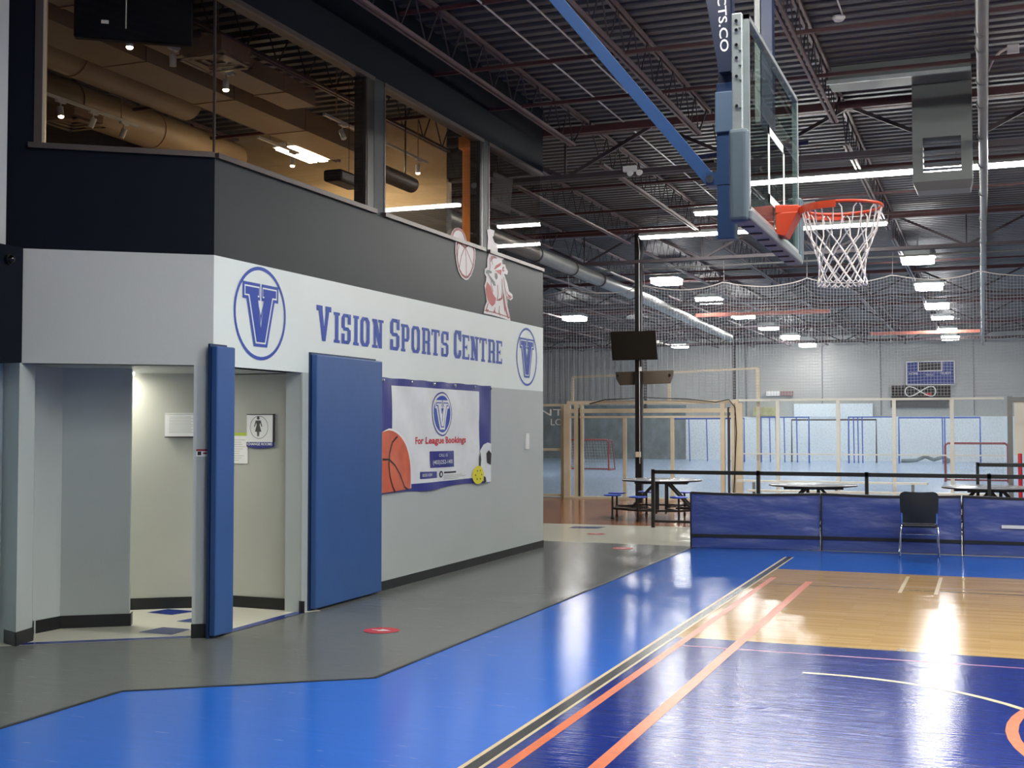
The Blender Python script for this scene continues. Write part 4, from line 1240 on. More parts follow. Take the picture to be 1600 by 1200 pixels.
mb.build('side_plate', ALU, t, bevel=0.004)
mb = MB()
for z in (3.46, 3.62, 3.72, 3.79, 3.87, 3.92):
    mb.tube((BX - 0.053, 6.43, z), (BX - 0.053, 6.42, z), 0.009, 8)
mb.build('bolts', CHROME, t)
# rim
RC = Vector((-0.79, 7.4, 3.05))
mb = MB()
mb.path([RC + Vector((0.232 * math.cos(R(a)), 0.232 * math.sin(R(a)), 0)) for a in range(0, 360, 8)], 0.010, 8, closed=True)
rim = mb.build('rim', ORANGE, t, smooth=True)
for s in (-1, 1):   # side flanges wrapping the ring
    mb = MB()
    pts = [RC + Vector((0.245 * math.cos(R(a)), 0.245 * math.sin(R(a)) , -0.0)) for a in [180 + s * k for k in range(8, 96, 8)]]
    for p_, q_ in zip(pts[:-1], pts[1:]):
        k = 1.0
        mb.obox(p_ + Vector((0, 0, -0.035)), q_ - p_, (p_ - RC).normalized() * -0.012, (0, 0, 0.042))
    mb.build('rim_brace', ORANGE, rim, off=OFF[t])
mb = MB()
mb.prism([(BX + 0.005, 7.30, 3.075), (BX + 0.14, 7.335, 3.075), (BX + 0.14, 7.465, 3.075), (BX + 0.005, 7.50, 3.075)], (0, 0, -0.05))
mb.prism([(BX + 0.005, 7.31, 3.03), (BX + 0.005, 7.31, 2.90), (BX + 0.06, 7.31, 2.885), (BX + 0.14, 7.31, 3.03)], (0, 0.18, 0))
mb.prism([(BX + 0.13, 7.34, 3.07), (BX + 0.20, 7.37, 3.065), (BX + 0.20, 7.43, 3.065), (BX + 0.13, 7.46, 3.07)], (0, 0, -0.03))
mb.build('rim_mount', ORANGE, t, bevel=0.006)
# net
mb = MB()
nS = 12; lev = [(0.0, 0.229), (-0.13, 0.200), (-0.20, 0.170), (-0.265, 0.148), (-0.325, 0.134), (-0.38, 0.132), (-0.43, 0.142)]
def rad(z):
    for (a, ra), (b, rb) in zip(lev[:-1], lev[1:]):
        if z <= a and z >= b: return ra + (rb - ra) * (a - z) / (a - b)
    return lev[-1][1]
def npt(ang, z): return RC + Vector((rad(z) * math.cos(R(ang)), rad(z) * math.sin(R(ang)), z - 0.012))
for k in range(nS):
    for s in (-1, 1):
        a = k * 30 + s * 6
        pts = [npt(a - s * 6 + s * 2, 0.0), npt(a, -0.02), npt(a + s * 1, -0.08)]
        ang = k * 30 + s * 7
        for i, (z, _) in enumerate(lev[1:]):
            ang = k * 30 + s * 15 * (i + 0.55)
            pts.append(npt(ang, z))
        mb.path(pts, 0.0042, 5)
    # bottom knots
    p_ = npt(k * 30 + 15 * 5.55, -0.43)
    mb.tube(p_, p_ + Vector((0, 0, -0.022)), 0.006, 5)
    mb.path([npt(k * 30 + 15 * 5.55, -0.43), npt(k * 30 + 15 * 5.55 + 8, -0.447), npt(k * 30 + 15 * 5.55 + 15, -0.43), npt(k * 30 + 15 * 5.55 + 22, -0.447), npt(k * 30 + 15 * 5.55 + 30, -0.43)], 0.0042, 5)
net = mb.build('rim_net', CORD, t, smooth=True); net['label'] = 'white cord net'
# mast, brace, struts
mb = MB(); mb.box(-1.525, -1.415, 7.35, 7.45, 2.895, 3.86); mb.build('mast', MASTB, t, bevel=0.006)
mb = MB(); mb.box(-1.515, -1.425, 7.36, 7.44, 3.84, 6.3); mb.build('mast_upper', MASTD, t)
mb = MB(); mb.box(-1.53, -1.41, 7.33, 7.47, 3.55, 3.80); mb.build('mast_clamp', mat('blue grey steel', (92, 110, 132), 0.35, 0.3), t, bevel=0.006)
mb = MB(); mb.box(-1.415, -1.185, 7.34, 7.46, 3.02, 3.12); mb.build('board_bracket', GALV, t)
mb = MB(); mb.bar((-1.56, 7.4, 3.255), (-3.91, 7.4, 6.2), 0.055, 0.075, 0); mb.build('back_strut', mat('blue strut', (48, 76, 120), 0.3), t)
mb = MB(); mb.box(-1.59, -1.41, 7.345, 7.455, 3.23, 3.31); mb.build('strut_bracket', MASTB, t)
mb = MB(); mb.tube((-1.565, 7.33, 3.265), (-1.565, 7.348, 3.265), 0.024, 12); mb.build('strut_bolt', CHROME, t)
# navy plate brace with writing on the near side of the mast
mb = MB()
ang = 0.10
mb.prism([(-1.61, 7.26, 4.62), (-1.44, 7.26, 4.62), (-1.42, 7.26, 3.90), (-1.49, 7.26, 3.90)], (0, 0.08, 0), 0)
put_text(mb, 'UCTS.CO', (-1.500, 7.257, 4.44), (0.05, 0, -1), (1, 0, 0.05), 0.42, 0.052, 1, 0.01)
mb.build('lettered_brace', [MASTD, PRWHITE], t)
mb = MB(); mb.box(-1.52, -1.44, 8.95, 9.07, 3.95, 6.3); mb.build('rear_mast', MASTD, t)
mb = MB(); mb.box(-1.57, -1.53, 8.96, 9.02, 4.0, 6.3); mb.build('rear_mast_plate', GALV, t)

# ================================================================== MATS, CHAIR, RAILS
pts = [(-4.03, 17.42), (-2.215, 17.70), (-0.335, 17.80), (1.60, 17.82)]
nm = ['first from the left, with the rail end behind it', 'second from the left, behind the black chair', 'third from the left, with the white tag on it']
for i in range(3):
    p, q = Vector((*pts[i], 0)), Vector((*pts[i + 1], 0))
    p = p + (q - p) * 0.006; q = q - (q - p) * 0.006
    t = thing('vinyl_barrier', 'blue vinyl floor barrier panel, ' + nm[i], 'barrier', tuple(p), group='blue vinyl barrier panels')
    n_ = Vector(((q - p).y, -(q - p).x, 0)).normalized()
    mb = MB(); NU, NV = 80, 40
    vs, fs = [], []
    for j in range(NV + 1):
        for k in range(NU + 1):
            u, v = k / NU, j / NV
            bulge = 0.012 * math.sin(v * math.pi) + 0.010 * math.sin(u * 5 + v * 9 + i * 2) * math.sin(v * math.pi) + 0.004 * abs(math.sin(u * 4 - v * 11 + i + 1.5 * math.sin(u * 3))) + 0.003 * abs(math.sin(v * 13 + u * 6 * (u - .5) + 1.3 * math.sin(u * 5 + i))) + 0.004 * math.sin(u * 44 + v * 16) * max(0, v - .55)
            sag = 0.02 * math.sin(u * math.pi) * v
            c = p + (q - p) * u + n_ * (0.03 + bulge * min(1, 8 * u, 8 * (1 - u))) + Vector((0, 0, 0.004 + 0.781 * v - sag))
            vs.append(c)
    for j in range(NV):
        for k in range(NU):
            a = j * (NU + 1) + k; fs.append((a, a + 1, a + NU + 2, a + NU + 1))
    mb.add(vs, fs); mb.obox(p + Vector((0, 0, 0.0)) - n_ * 0.03, q - p, n_ * 0.04, (0, 0, 0.755))
    mb.build('vinyl_sheet', MATV, t, smooth=True)
    mb = MB()
    for k in range(10):
        a_, b_ = k / 10, (k + 1) / 10
        s1, s2 = 0.02 * math.sin(a_ * math.pi), 0.02 * math.sin(b_ * math.pi)
        mb.bar(p + (q - p) * a_ + n_ * 0.0 + Vector((0, 0, 0.79 - s1)), p + (q - p) * b_ + Vector((0, 0, 0.79 - s2)), 0.085, 0.035)
    mb.build('top_binding', BLACKT, t)
    mb = MB(); mb.obox(p + n_ * 0.05 + Vector((0, 0, 0.155)), q - p, n_ * 0.012, (0, 0, 0.045)); mb.build('lower_strap', BLACKT, t)
    mb = MB(); mb.obox(p + n_ * 0.02 - (q - p).normalized() * 0.01, (q - p).normalized() * 0.02, n_ * 0.05, (0, 0, 0.80)); mb.build('end_binding', BLACKT, t)
mb = MB(); mb.obox(Vector((0.165, 17.80 - 0.075, 0.375)), (0.55, 0.012, 0), (0, 0.01, 0), (0, 0, 0.045))
tag(mb.build('white_tag', WHITEP), 'white strip lying across the third blue barrier panel', 'tag')

# chair
t = thing('mesh_back_chair', 'black mesh back chair with chrome sled legs in front of the blue barrier', 'chair', (-0.87, 17.25, 0))
mb = MB(); vs, fs = [], []
for s_ in (0, 1):
    for j in range(9):
        for i in range(11):
            u, v = i / 10, j / 8
            hw = 0.225 + 0.02 * math.sin(v * math.pi * .6) - (0.02 if v > .95 else 0)
            x = (u * 2 - 1) * hw
            z = 0.465 + 0.425 * v - (0.012 * (1 - (2 * u - 1) ** 2) if v > .95 else 0) - (0.02 if v > .9 and abs(2 * u - 1) > .95 else 0)
            y = -0.17 - 0.06 * v - 0.05 * (1 - (2 * u - 1) ** 2) * math.sin(v * math.pi * .8 + .3) + 0.02 * s_
            vs.append((x, y, z))
g = lambda s_, j, i: s_ * 99 + j * 11 + i
for s_ in (0, 1):
    for j in range(8):
        for i in range(10):
            f_ = (g(s_, j, i), g(s_, j, i + 1), g(s_, j + 1, i + 1), g(s_, j + 1, i)); fs.append(f_)
for j in range(8):
    fs += [(g(0, j, 0), g(0, j + 1, 0), g(1, j + 1, 0), g(1, j, 0)), (g(0, j, 10), g(0, j + 1, 10), g(1, j + 1, 10), g(1, j, 10))]
for i in range(10):
    fs += [(g(0, 8, i), g(0, 8, i + 1), g(1, 8, i + 1), g(1, 8, i)), (g(0, 0, i), g(0, 0, i + 1), g(1, 0, i + 1), g(1, 0, i))]
mb.add(vs, fs); mb.build('backrest', BLACKF, t, smooth=True, off=(0, 0, 0))
mb = MB(); mb.box(-0.215, 0.215, -0.2, 0.24, 0.405, 0.455); mb.build('seat', BLACK, t, bevel=0.02, seg=3, off=(0, 0, 0))
for s_ in (-1, 1):
    mb = MB()
    mb.path([(s_ * 0.22, -0.20, 0.60), (s_ * 0.22, -0.17, 0.46), (s_ * 0.225, -0.10, 0.42), (s_ * 0.228, 0.18, 0.42), (s_ * 0.232, 0.235, 0.40), (s_ * 0.235, 0.25, 0.34), (s_ * 0.255, 0.27, 0.04), (s_ * 0.255, 0.25, 0.014),
             (s_ * 0.25, -0.20, 0.012), (s_ * 0.247, -0.225, 0.03), (s_ * 0.235, -0.215, 0.38), (s_ * 0.225, -0.19, 0.43)], 0.011, 8)
    mb.build('sled_leg', CHROME, t, smooth=True, off=(0, 0, 0))
mb = MB(); mb.tube((-0.24, -0.215, 0.315), (0.24, -0.215, 0.315), 0.008, 8); mb.build('stretcher', CHROME, t, smooth=True, off=(0, 0, 0))
t.rotation_euler = (0, 0, R(4))

# black rail frames
def rail(x0, posts, y, h, label, x1, lower=True):
    t = thing('black_railing', label, 'railing', (x0, y, 0))
    mb = MB(); mb.box(x0, x1, y - 0.03, y + 0.03, h - 0.065, h); mb.build('top_rail', BLACK, t)
    for px in posts:
        mb = MB(); mb.box(px - 0.028, px + 0.028, y - 0.03, y + 0.03, 0, h + 0.012); mb.build('post', BLACK, t)
    mb = MB(); mb.box(x0, x1, y - 0.015, y + 0.015, 0.09, 0.13); mb.build('bottom_rail', BLACK, t)
rail(-5.42, [-5.42, -3.60, -1.84, 0.02], 20.6, 0.995, 'black steel railing behind the blue barrier panels', 2.6)
rail(-0.17, [-0.17, 1.8], 23.6, 1.09, 'second black steel railing farther back at the right', 3.0)

# round tables with attached stools
def make_table(label, loc, rz):
    t = thing('cafeteria_table', label, 'table', loc, rz, 'round cafeteria tables with attached stools')
    mb = MB(); mb.lathe((0, 0, 0.715), [(0.735, 0), (0.75, 0.006), (0.75, 0.022), (0.74, 0.028)], 48); mb.build('table_top', TABT, t, smooth=True, off=(0, 0, 0))
    mb = MB(); mb.lathe((0, 0, 0.705), [(0.752, 0.008), (0.757, 0.014), (0.757, 0.028), (0.752, 0.032)], 48); mb.build('top_edge', BLACK, t, smooth=True, off=(0, 0, 0))
    mb = MB()
    for s in (-1, 1):
        mb.box(-0.5, 0.5, s * 0.22 - 0.03, s * 0.22 + 0.03, 0.66, 0.715)
        for q in (-1, 1):
            mb.bar((q * 0.12, s * 0.22, 0.68), (q * 0.55, s * 0.22, 0.22), 0.045, 0.045)
            mb.box(q * 0.09 - 0.02, q * 0.09 + 0.02, s * 0.2 - 0.02, s * 0.2 + 0.02, 0.10, 0.68)
    mb.build('folding_frame', BLACK, t, off=(0, 0, 0))
    mb = MB()
    N = 8
    for k in range(N):
        a, b = R(45 * k + 22.5), R(45 * k + 67.5)
        mb.bar((0.95 * math.cos(a), 0.95 * math.sin(a), 0.20), (0.95 * math.cos(b), 0.95 * math.sin(b), 0.20), 0.035, 0.035)
        mb.bar((0.30 * math.cos(a), 0.30 * math.sin(a), 0.20), (0.98 * math.cos(a), 0.98 * math.sin(a), 0.20), 0.03, 0.03)
    mb.build('ring_frame', BLACK, t, off=(0, 0, 0))
    for k in range(N):
        a = R(45 * k + 22.5); c = (0.98 * math.cos(a), 0.98 * math.sin(a), 0)
        mb = MB(); mb.lathe((c[0], c[1], 0.435), [(0.12, 0), (0.165, 0.008), (0.17, 0.02), (0.16, 0.03), (0.05, 0.026)], 20); s_ = mb.build('stool_seat', SEATB, t, smooth=True, off=(0, 0, 0))
        mb = MB(); mb.tube((c[0], c[1], 0.02), (c[0], c[1], 0.44), 0.02, 8); mb.lathe((c[0], c[1], 0), [(0.03, 0), (0.03, 0.04)], 8); mb.build('stool_leg', BLACK, t, off=(0, 0, 0))
    return t
tb = make_table('round table with blue stools in front of the black column', (-5.80, 22.7, 0), R(10))
o = copy_tree(tb); o.location = (-2.85, 21.75, 0); o['label'] = 'round table behind the second barrier panel'
o = copy_tree(tb); o.location = (0.02, 21.9, 0); o.rotation_euler = (0, 0, R(30)); o['label'] = 'round table at the right behind the black railing'

# ---- black column with monitors
t = thing('steel_column', 'tall black steel column behind the round table', 'column', (-7.45, 27.2, 0))
mb = MB(); mb.box(-7.535, -7.385, 27.05, 27.2, 0, 6.2)
mb.build('column_shaft', BLACK, t)
mb = MB(); mb.path([(-7.42, 27.02, 0.9), (-7.42, 27.02, 5.5), (-7.40, 27.0, 5.75), (-7.44, 27.02, 6.1)], 0.013, 6); mb.build('conduit_on_column', CONDUIT, t)
mb = MB(); mb.box(-7.51, -7.40, 26.98, 27.05, 1.05, 1.17); mb.build('outlet_box', BEIGE, t)
mb = MB(); mb.box(-7.42, -7.37, 26.97, 27.05, 3.02, 3.12); mb.build('junction_box', WHITEP, t)
def monitor(x0, x1, z0, z1, y, tilt, label, m, parts=True):
    t = thing('monitor', label, 'monitor', ((x0 + x1) / 2, y, z0))
    mb = MB(); mb.prism([(x0, y, z0), (x0, y - tilt, z1), (x0, y - tilt + 0.06, z1), (x0, y + 0.06, z0)], (x1 - x0, 0, 0)); mb.build('screen', m, t, bevel=0.008)
    mb = MB(); mb.prism([(x0 + .02, y - 0.002 - 0.02 * tilt, z0 + 0.02), (x0 + .02, y - tilt * .98 - 0.002, z1 - 0.02), (x0 + .02, y - tilt * .98, z1 - 0.02), (x0 + .02, y, z0 + 0.02)], (x1 - x0 - 0.04, 0, 0))
    mb.build('bezel', SCREEN, t)
    mb = MB(); mb.box((x0 + x1) / 2 - 0.1, (x0 + x1) / 2 + 0.1, y, 27.05, (z0 + z1) / 2 - 0.06, (z0 + z1) / 2 + 0.06); mb.build('wall_bracket', BLACK, t)
monitor(-8.02, -6.95, 3.27, 3.92, 26.85, 0.16, 'dark monitor tilted down on the black column', SCREEN)
t = thing('monitor_back_panel', 'long dark brown panel with cut corners fixed across the black column', 'panel', (-7.4, 27.22, 2.7))
mb = MB(); mb.prism([(-8.06, 27.22, 3.02), (-6.68, 27.22, 3.04), (-6.69, 27.22, 2.92), (-6.75, 27.22, 2.74), (-7.95, 27.22, 2.71), (-8.04, 27.22, 2.86)], (0, 0.06, 0)); mb.build('panel_body', BRNPL, t, bevel=0.01)
for x in (-7.99, -6.76):
    mb = MB(); mb.tube((x, 27.2, 2.93), (x, 27.22, 2.93), 0.03, 10); mb.build('knob', BLACK, t)
t = thing('indicator_box', 'tiny white box on the right edge of the tilted monitor', 'box', (-6.92, 26.8, 3.64))
mb = MB(); mb.box(-6.951, -6.90, 26.76, 26.83, 3.64, 3.70); mb.build('lamp_box', WHITEP, t)

# ================================================================== RINK ENCLOSURE
EY = 28.5
t = thing('rink_glass_wall', 'pale framed glass wall of the rink right of the gate', 'glass wall', (-2.6, EY, 0))
for x in (-5.05, -4.52, -3.16, -1.94, -0.72):
    if x == -5.05: continue
    mb = MB(); mb.box(x - 0.04, x + 0.04, EY - 0.04, EY + 0.04, 0, 2.38); mb.build('post', OFFW, t)
mb = MB(); mb.box(-5.55, 0.35, EY - 0.035, EY + 0.035, 2.34, 2.39); mb.build('top_rail', OFFW, t)
mb = MB(); mb.box(-5.55, 0.35, EY - 0.025, EY + 0.025, 1.10, 1.13); mb.build('middle_rail', OFFW, t)
mb = MB(); mb.box(-5.55, 0.35, EY - 0.03, EY + 0.03, 0.0, 0.10); mb.build('bottom_rail', OFFW, t)
for a_, b_ in ((-5.5, -4.56), (-4.48, -3.2), (-3.12, -1.98), (-1.90, -0.76), (-0.68, 0.33)):
    mb = MB(); mb.box(a_, b_, EY - 0.004, EY + 0.004, 0.1, 2.34); mb.build('pane', RGLASS, t)
t = thing('rink_gate', 'beige framed double gate of the rink behind the black column', 'gate', (-7.6, 27.9, 0))
GYY = 28.3
for x, wd in ((-9.60, 0.16), (-9.36, 0.10), (-9.22, 0.06), (-5.76, 0.10), (-5.52, 0.08), (-5.38, 0.16)):
    mb = MB(); mb.box(x - wd / 2, x + wd / 2, GYY - 0.06, GYY + 0.06, 0, 2.30); mb.build('gate_post', BEIGE, t)
for xa, xb in ((-9.29, -9.27), (-5.64, -5.60)):
    mb = MB(); mb.box(xa, xb, GYY - 0.07, GYY + 0.05, 0.05, 2.2); mb.build('seal_strip', DKSTEEL, t)
for z, h in ((2.33, 0.08), (2.13, 0.10), (1.98, 0.05)):
    mb = MB(); mb.box(-9.6, -5.4, GYY - 0.05, GYY + 0.05, z - h / 2, z + h / 2); mb.build('header_beam', BEIGE, t)
for x in (-8.14, -6.97):
    mb = MB(); mb.box(x - 0.04, x + 0.04, GYY - 0.03, GYY + 0.03, 0.05, 1.97); mb.build('gate_mullion', BEIGE, t)
mb = MB(); mb.box(-9.6, -5.4, GYY - 0.1, GYY + 0.1, 0, 0.05); mb.build('sill', BEIGE, t)
mb = MB(); mb.box(-9.1, -5.8, GYY + 0.1, GYY + 0.5, 0, 0.035); mb.build('turf_strip', mat('green turf', (70, 110, 84), 0.8), t)
for a_, b_ in ((-9.19, -8.18), (-8.10, -7.01), (-6.93, -5.81)):
    mb = MB(); mb.box(a_, b_, GYY - 0.004, GYY + 0.004, 0.05, 1.96); mb.build('pane', RGLASS, t)
mb = MB(); mb.path([(-9.0, GYY - 0.1, 2.30), (-8.6, GYY - 0.1, 2.40), (-7.6, GYY - 0.1, 2.44), (-6.6, GYY - 0.1, 2.40), (-5.9, GYY - 0.1, 2.32), (-5.6, GYY - 0.1, 2.38), (-5.45, GYY - 0.12, 2.2), (-5.42, GYY - 0.12, 1.6), (-5.5, GYY - 0.12, 0.1)], 0.012, 5); mb.build('cable', BLACK, t)
t = thing('rink_side_glass', 'framed glass panel left of the gate beside the building', 'glass wall', (-10.3, EY, 0))
for x in (-9.78, -11.5, -13.2):
    mb = MB(); mb.box(x - 0.05, x + 0.05, EY - 0.04, EY + 0.04, 0, 2.30); mb.build('post', BEIGE, t)
for z in (2.28, 1.18, 0.05):
    mb = MB(); mb.box(-13.2, -9.75, EY - 0.03, EY + 0.03, z - 0.03, z + 0.03); mb.build('rail', BEIGE, t)
mb = MB(); mb.box(-13.2, -9.8, EY - 0.004, EY + 0.004, 0.08, 2.25)
put_text(mb, 'ENT', (-10.62, EY - 0.01, 2.02), (1, 0, 0), (0, 0, 1), 0.85, 0.16, 1)
put_text(mb, 'LO', (-10.1, EY - 0.01, 1.78), (1, 0, 0), (0, 0, 1), 0.3, 0.16, 1)
mb.build('pane', [RGLASS, PRWHITE], t)
t = thing('net_frame', 'tall thin beige frame above the rink gate', 'frame', (-7.3, 28.6, 2.4))
mb = MB()
mb.box(-9.60, -9.54, 28.58, 28.64, 2.36, 2.98); mb.box(-5.03, -4.95, 28.58, 28.64, 0.0, 3.12)
mb.bar((-9.57, 28.61, 2.97), (-5.0, 28.61, 3.12), 0.05, 0.05); mb.box(-7.15, -7.08, 28.58, 28.64, 2.36, 3.05)
mb.build('frame_tubes', BEIGE, t)

# divider net with scalloped top
t = thing('divider_net', 'dark mesh divider net hanging in scallops in front of the rink', 'net', (-4, 27.9, 2.4))
peaks = [-13.1, -11.25, -9.40, -7.52, -5.62, -3.74, -1.90, -0.10, 1.77, 3.64]
NYp = 27.95
def topz(x):
    for a, b in zip(peaks[:-1], peaks[1:]):
        if a <= x <= b:
            u = (x - a) / (b - a); return 5.10 - 0.13 * (4 * u * (1 - u)) ** 0.8
    return 5.05
def npos(x, f):
    zt = topz(x); z = zt + (2.42 - zt) * f
    # folds gather at the peaks
    dmin = min(abs(x - p_) for p_ in peaks)
    y = NYp + 0.10 * math.cos(x * 2 * math.pi / 1.87 + 3.0) * (1 - 0.4 * f) + 0.02 * math.sin(x * 9 + f * 6)
    z -= 0.05 * math.sin(f * math.pi) * math.cos(x * 3.36)
    return (x, y, z)
cell = 0.068
xs = [-13.1 + i * cell for i in range(int((3.64 + 13.1) / cell) + 1)]
nv = 38
mb = MB(); rr = 0.0040
def ribbon(a, b, r):
    a, b = Vector(a), Vector(b)
    d = (b - a).normalized(); x_ = d.orthogonal().normalized(); y_ = d.cross(x_)
    vs = []
    for p_ in (a, b):
        for k in range(3):
            an = 2 * math.pi * k / 3
            vs.append(p_ + (x_ * math.cos(an) + y_ * math.sin(an)) * r)
    mb.add(vs, [(0, 1, 4, 3), (1, 2, 5, 4), (2, 0, 3, 5)], 0)
for x in xs:
    for j in range(0, nv, 2):
        ribbon(npos(x, j / nv), npos(x, (j + 2) / nv), rr)
for j in range(1, nv + 1):
    for i in range(0, len(xs) - 2, 2):
        ribbon(npos(xs[i], j / nv), npos(xs[i + 2], j / nv), rr)
netm = mb.build('mesh', mat('grey netting', (172, 174, 178), 0.8), t)
mb = MB(); X = -13.1; pp = []
while X < 3.64:
    pp.append(npos(X, 0)); X += 0.12
mb.path(pp, 0.011, 5); mb.build('top_rope', CORD, t)
for p_ in peaks:
    mb = MB(); mb.tube(npos(p_, 0), (p_ + 0.03, NYp - 0.3, 5.55), 0.005, 5); mb.build('hanging_cord', CORD, t)

# ---- things inside and beyond the glass
t = thing('player_box', 'white panelled box with a grey logo at the far right', 'booth', (0.4, 29.6, 0))
mb = MB(); mb.box(0.42, 0.53, 29.0, 29.1, 0, 2.42); mb.build('box_post', GALV, t)
mb = MB(); mb.box(0.56, 2.6, 29.02, 29.1, 1.12, 2.30); mb.build('box_panel', mat('ivory panel', (226, 226, 214), 0.4), t)
mb = MB(); mb.box(0.5, 2.6, 28.98, 29.12, 2.30, 2.40); mb.build('box_top_rail', GALV, t)
mb = MB(); mb.box(0.95, 2.6, 29.0, 29.1, 2.52, 2.60); mb.box(0.95, 1.03, 29.0, 29.1, 2.4, 2.6); mb.build('upper_rail', GALV, t)
mb = MB(); mb.box(0.62, 0.70, 29.0, 29.08, 0, 1.12); mb.box(1.05, 1.15, 29.0, 29.08, 0, 1.12); mb.box(0.8, 1.04, 29.3, 29.35, 0, 1.1); mb.build('box_leg', OFFW, t)
mb = MB()
mb.add([(0.93 + 0.09 * math.cos(R(a)), 29.018, 1.68 + 0.14 * math.sin(R(a))) for a in range(0, 360, 30)], [tuple(range(12))])
mb.box(0.90, 0.95, 29.015, 29.018, 1.44, 1.5); mb.box(0.96, 1.0, 29.015, 29.018, 1.44, 1.52); mb.build('box_logo', GREYP, t)
mb = MB(); mb.path([(0.66, 28.7, 0.0), (0.66, 28.7, 1.10), (0.66, 28.72, 1.15)], 0.045, 10)
tag(mb.build('red_post_pad', mat('red padded post', (196, 30, 44), 0.45), smooth=True), 'short red padded post under the ivory panel at the right', 'post')

def hockey_goal(name, x0, x1, y, h, depth, m, label, netm=True):
    t = thing(name, label, 'goal', ((x0 + x1) / 2, y, 0))
    mb = MB(); mb.path([(x0, y, 0), (x0, y, h - 0.08), (x0 + 0.08, y, h), (x1 - 0.08, y, h), (x1, y, h - 0.08), (x1, y, 0)], 0.035, 8); mb.build('goal_frame', m, t, smooth=True)
    mb = MB(); mb.path([(x0, y, 0.03), (x0, y + depth, 0.03), (x1, y + depth, 0.03), (x1, y, 0.03)], 0.03, 6)
    mb.path([(x0, y, h), (x0, y + depth * .5, h - 0.02), (x0, y + depth, 0.03)], 0.02, 6); mb.path([(x1, y, h), (x1, y + depth * .5, h - 0.02), (x1, y + depth, 0.03)], 0.02, 6); mb.build('goal_back_frame', m, t, smooth=True)
    if netm:
        mb = MB(); k = x0
        while k <= x1 + 0.01:
            mb.path([(k, y, h), (k, y + depth * .5, h - 0.02), (k, y + depth, 0.03)], 0.004, 3); k += 0.12
        for f_ in [i / 10 for i in range(11)]:
            mb.path([(x0, y + depth * (.5 + .5 * f_), (h - 0.02) * (1 - f_) + 0.03 * f_), (x1, y + depth * (.5 + .5 * f_), (h - 0.02) * (1 - f_) + 0.03 * f_)], 0.004, 3)
        mb.build('goal_net', CORD, t)
hockey_goal('hockey_goal', -15.9, -14.05, 46.5, 1.22, 0.9, REDP, 'dark red hockey goal seen through the glass left of the column')
hockey_goal('hockey_goal', -1.25, 0.6, 41.0, 1.22, 0.9, REDP, 'dark red hockey goal seen through the glass at the right')
def soccer_goal(x0, x1, y, h, m, label, ribs=()):
    t = thing('training_goal', label, 'goal', ((x0 + x1) / 2, y, 0), group='blue framed goals stacked by the far boards')
    mb = MB(); mb.path([(x0, y, 0), (x0, y, h), (x1, y, h), (x1, y, 0)], 0.045, 6); mb.build('goal_frame', m, t)
    for r_ in ribs:
        mb = MB(); mb.path([(r_, y + 0.3, 0), (r_, y + 0.1, h)], 0.03, 5); mb.build('goal_upright', m, t)
soccer_goal(-14.8, -11.2, 60.2, 2.15, GOALB, 'blue framed goal seen through the gate right of the column', (-14.0, -13.1, -12.3, -11.5))
soccer_goal(-10.3, -8.0, 59.8, 2.20, GOALB, 'blue framed goal left of the white signboard', (-10.9 + 1.0, -9.6, -9.2, -8.6))
soccer_goal(-6.17, -4.1, 60.0, 2.20, GOALB, 'blue framed goal right of the white signboard', (-5.95, -5.75, -5.55))
soccer_goal(-3.9, -0.3, 60.4, 2.17, GOALB, 'wide blue framed goal below the scoreboard', (-1.95, -1.85))
soccer_goal(-9.0, -4.98, 61.0, 2.08, DKSTEEL, 'dark framed goal between the two blue ones')
run('hose_pile', [(-3.9, 62, 0.08), (-3.2, 61.9, 0.12), (-2.8, 62, 0.3), (-2.4, 61.9, 0.15), (-2.0, 62, 0.28), (-1.6, 61.9, 0.1), (-1.9, 61.6, 0.08)], 0.09, DGREEN, 'dark heap lying along the far boards', 'heap')
mb = MB(); mb.box(-9.3, -5.38, 63.85, 63.9, 2.25, 2.92)
tag(mb.build('white_signboard', FARWH), 'blank white signboard above the far boards', 'sign')
t = thing('scoreboard', 'blue scoreboard marked HOME and GUEST on the far wall', 'scoreboard', (-2.58, 63.8, 3.83))
mb = MB(); mb.box(-3.72, -1.47, 63.75, 64.0, 3.83, 4.98); mb.build('board', SCBLUE, t)
mb = MB(); mb.box(-3.15, -2.05, 63.73, 63.75, 4.52, 4.93); mb.build('clock_window', SCBLK, t)
mb = MB()
for q in ((-3.74, -1.45, 4.96, 5.0), (-3.74, -1.45, 3.81, 3.85), (-3.74, -3.70, 3.81, 5.0), (-1.49, -1.45, 3.81, 5.0), (-3.17, -2.03, 4.49, 4.53), (-3.17, -3.13, 4.49, 4.95), (-2.07, -2.03, 4.49, 4.95)):
    mb.box(q[0], q[1], 63.71, 63.74, q[2], q[3])
put_text(mb, 'HOME', (-3.6, 63.70, 4.33), (1, 0, 0), (0, 0, 1), 0.42, 0.12, 0); put_text(mb, 'GUEST', (-2.08, 63.70, 4.33), (1, 0, 0), (0, 0, 1), 0.45, 0.12, 0)
put_text(mb, 'PERIOD', (-2.8, 63.70, 4.28), (1, 0, 0), (0, 0, 1), 0.35, 0.06, 0)
mb.build('board_print', PRWHITE, t)
t = thing('infinity_banner', 'black banner with a white infinity loop under the scoreboard', 'banner', (-3.05, 63.8, 3.14))
mb = MB(); mb.box(-4.46, -1.66, 63.72, 63.965, 3.16, 3.80); mb.build('banner_sheet', mat('black banner', (26, 24, 22), 0.6), t)
mb = MB(); mb.path([(-3.07 + 0.72 * math.cos(R(a)) , 63.70, 3.50 + 0.24 * math.sin(R(2 * a))) for a in range(0, 360, 8)], 0.028, 5, closed=True); mb.build('loop', PRWHITE, t)
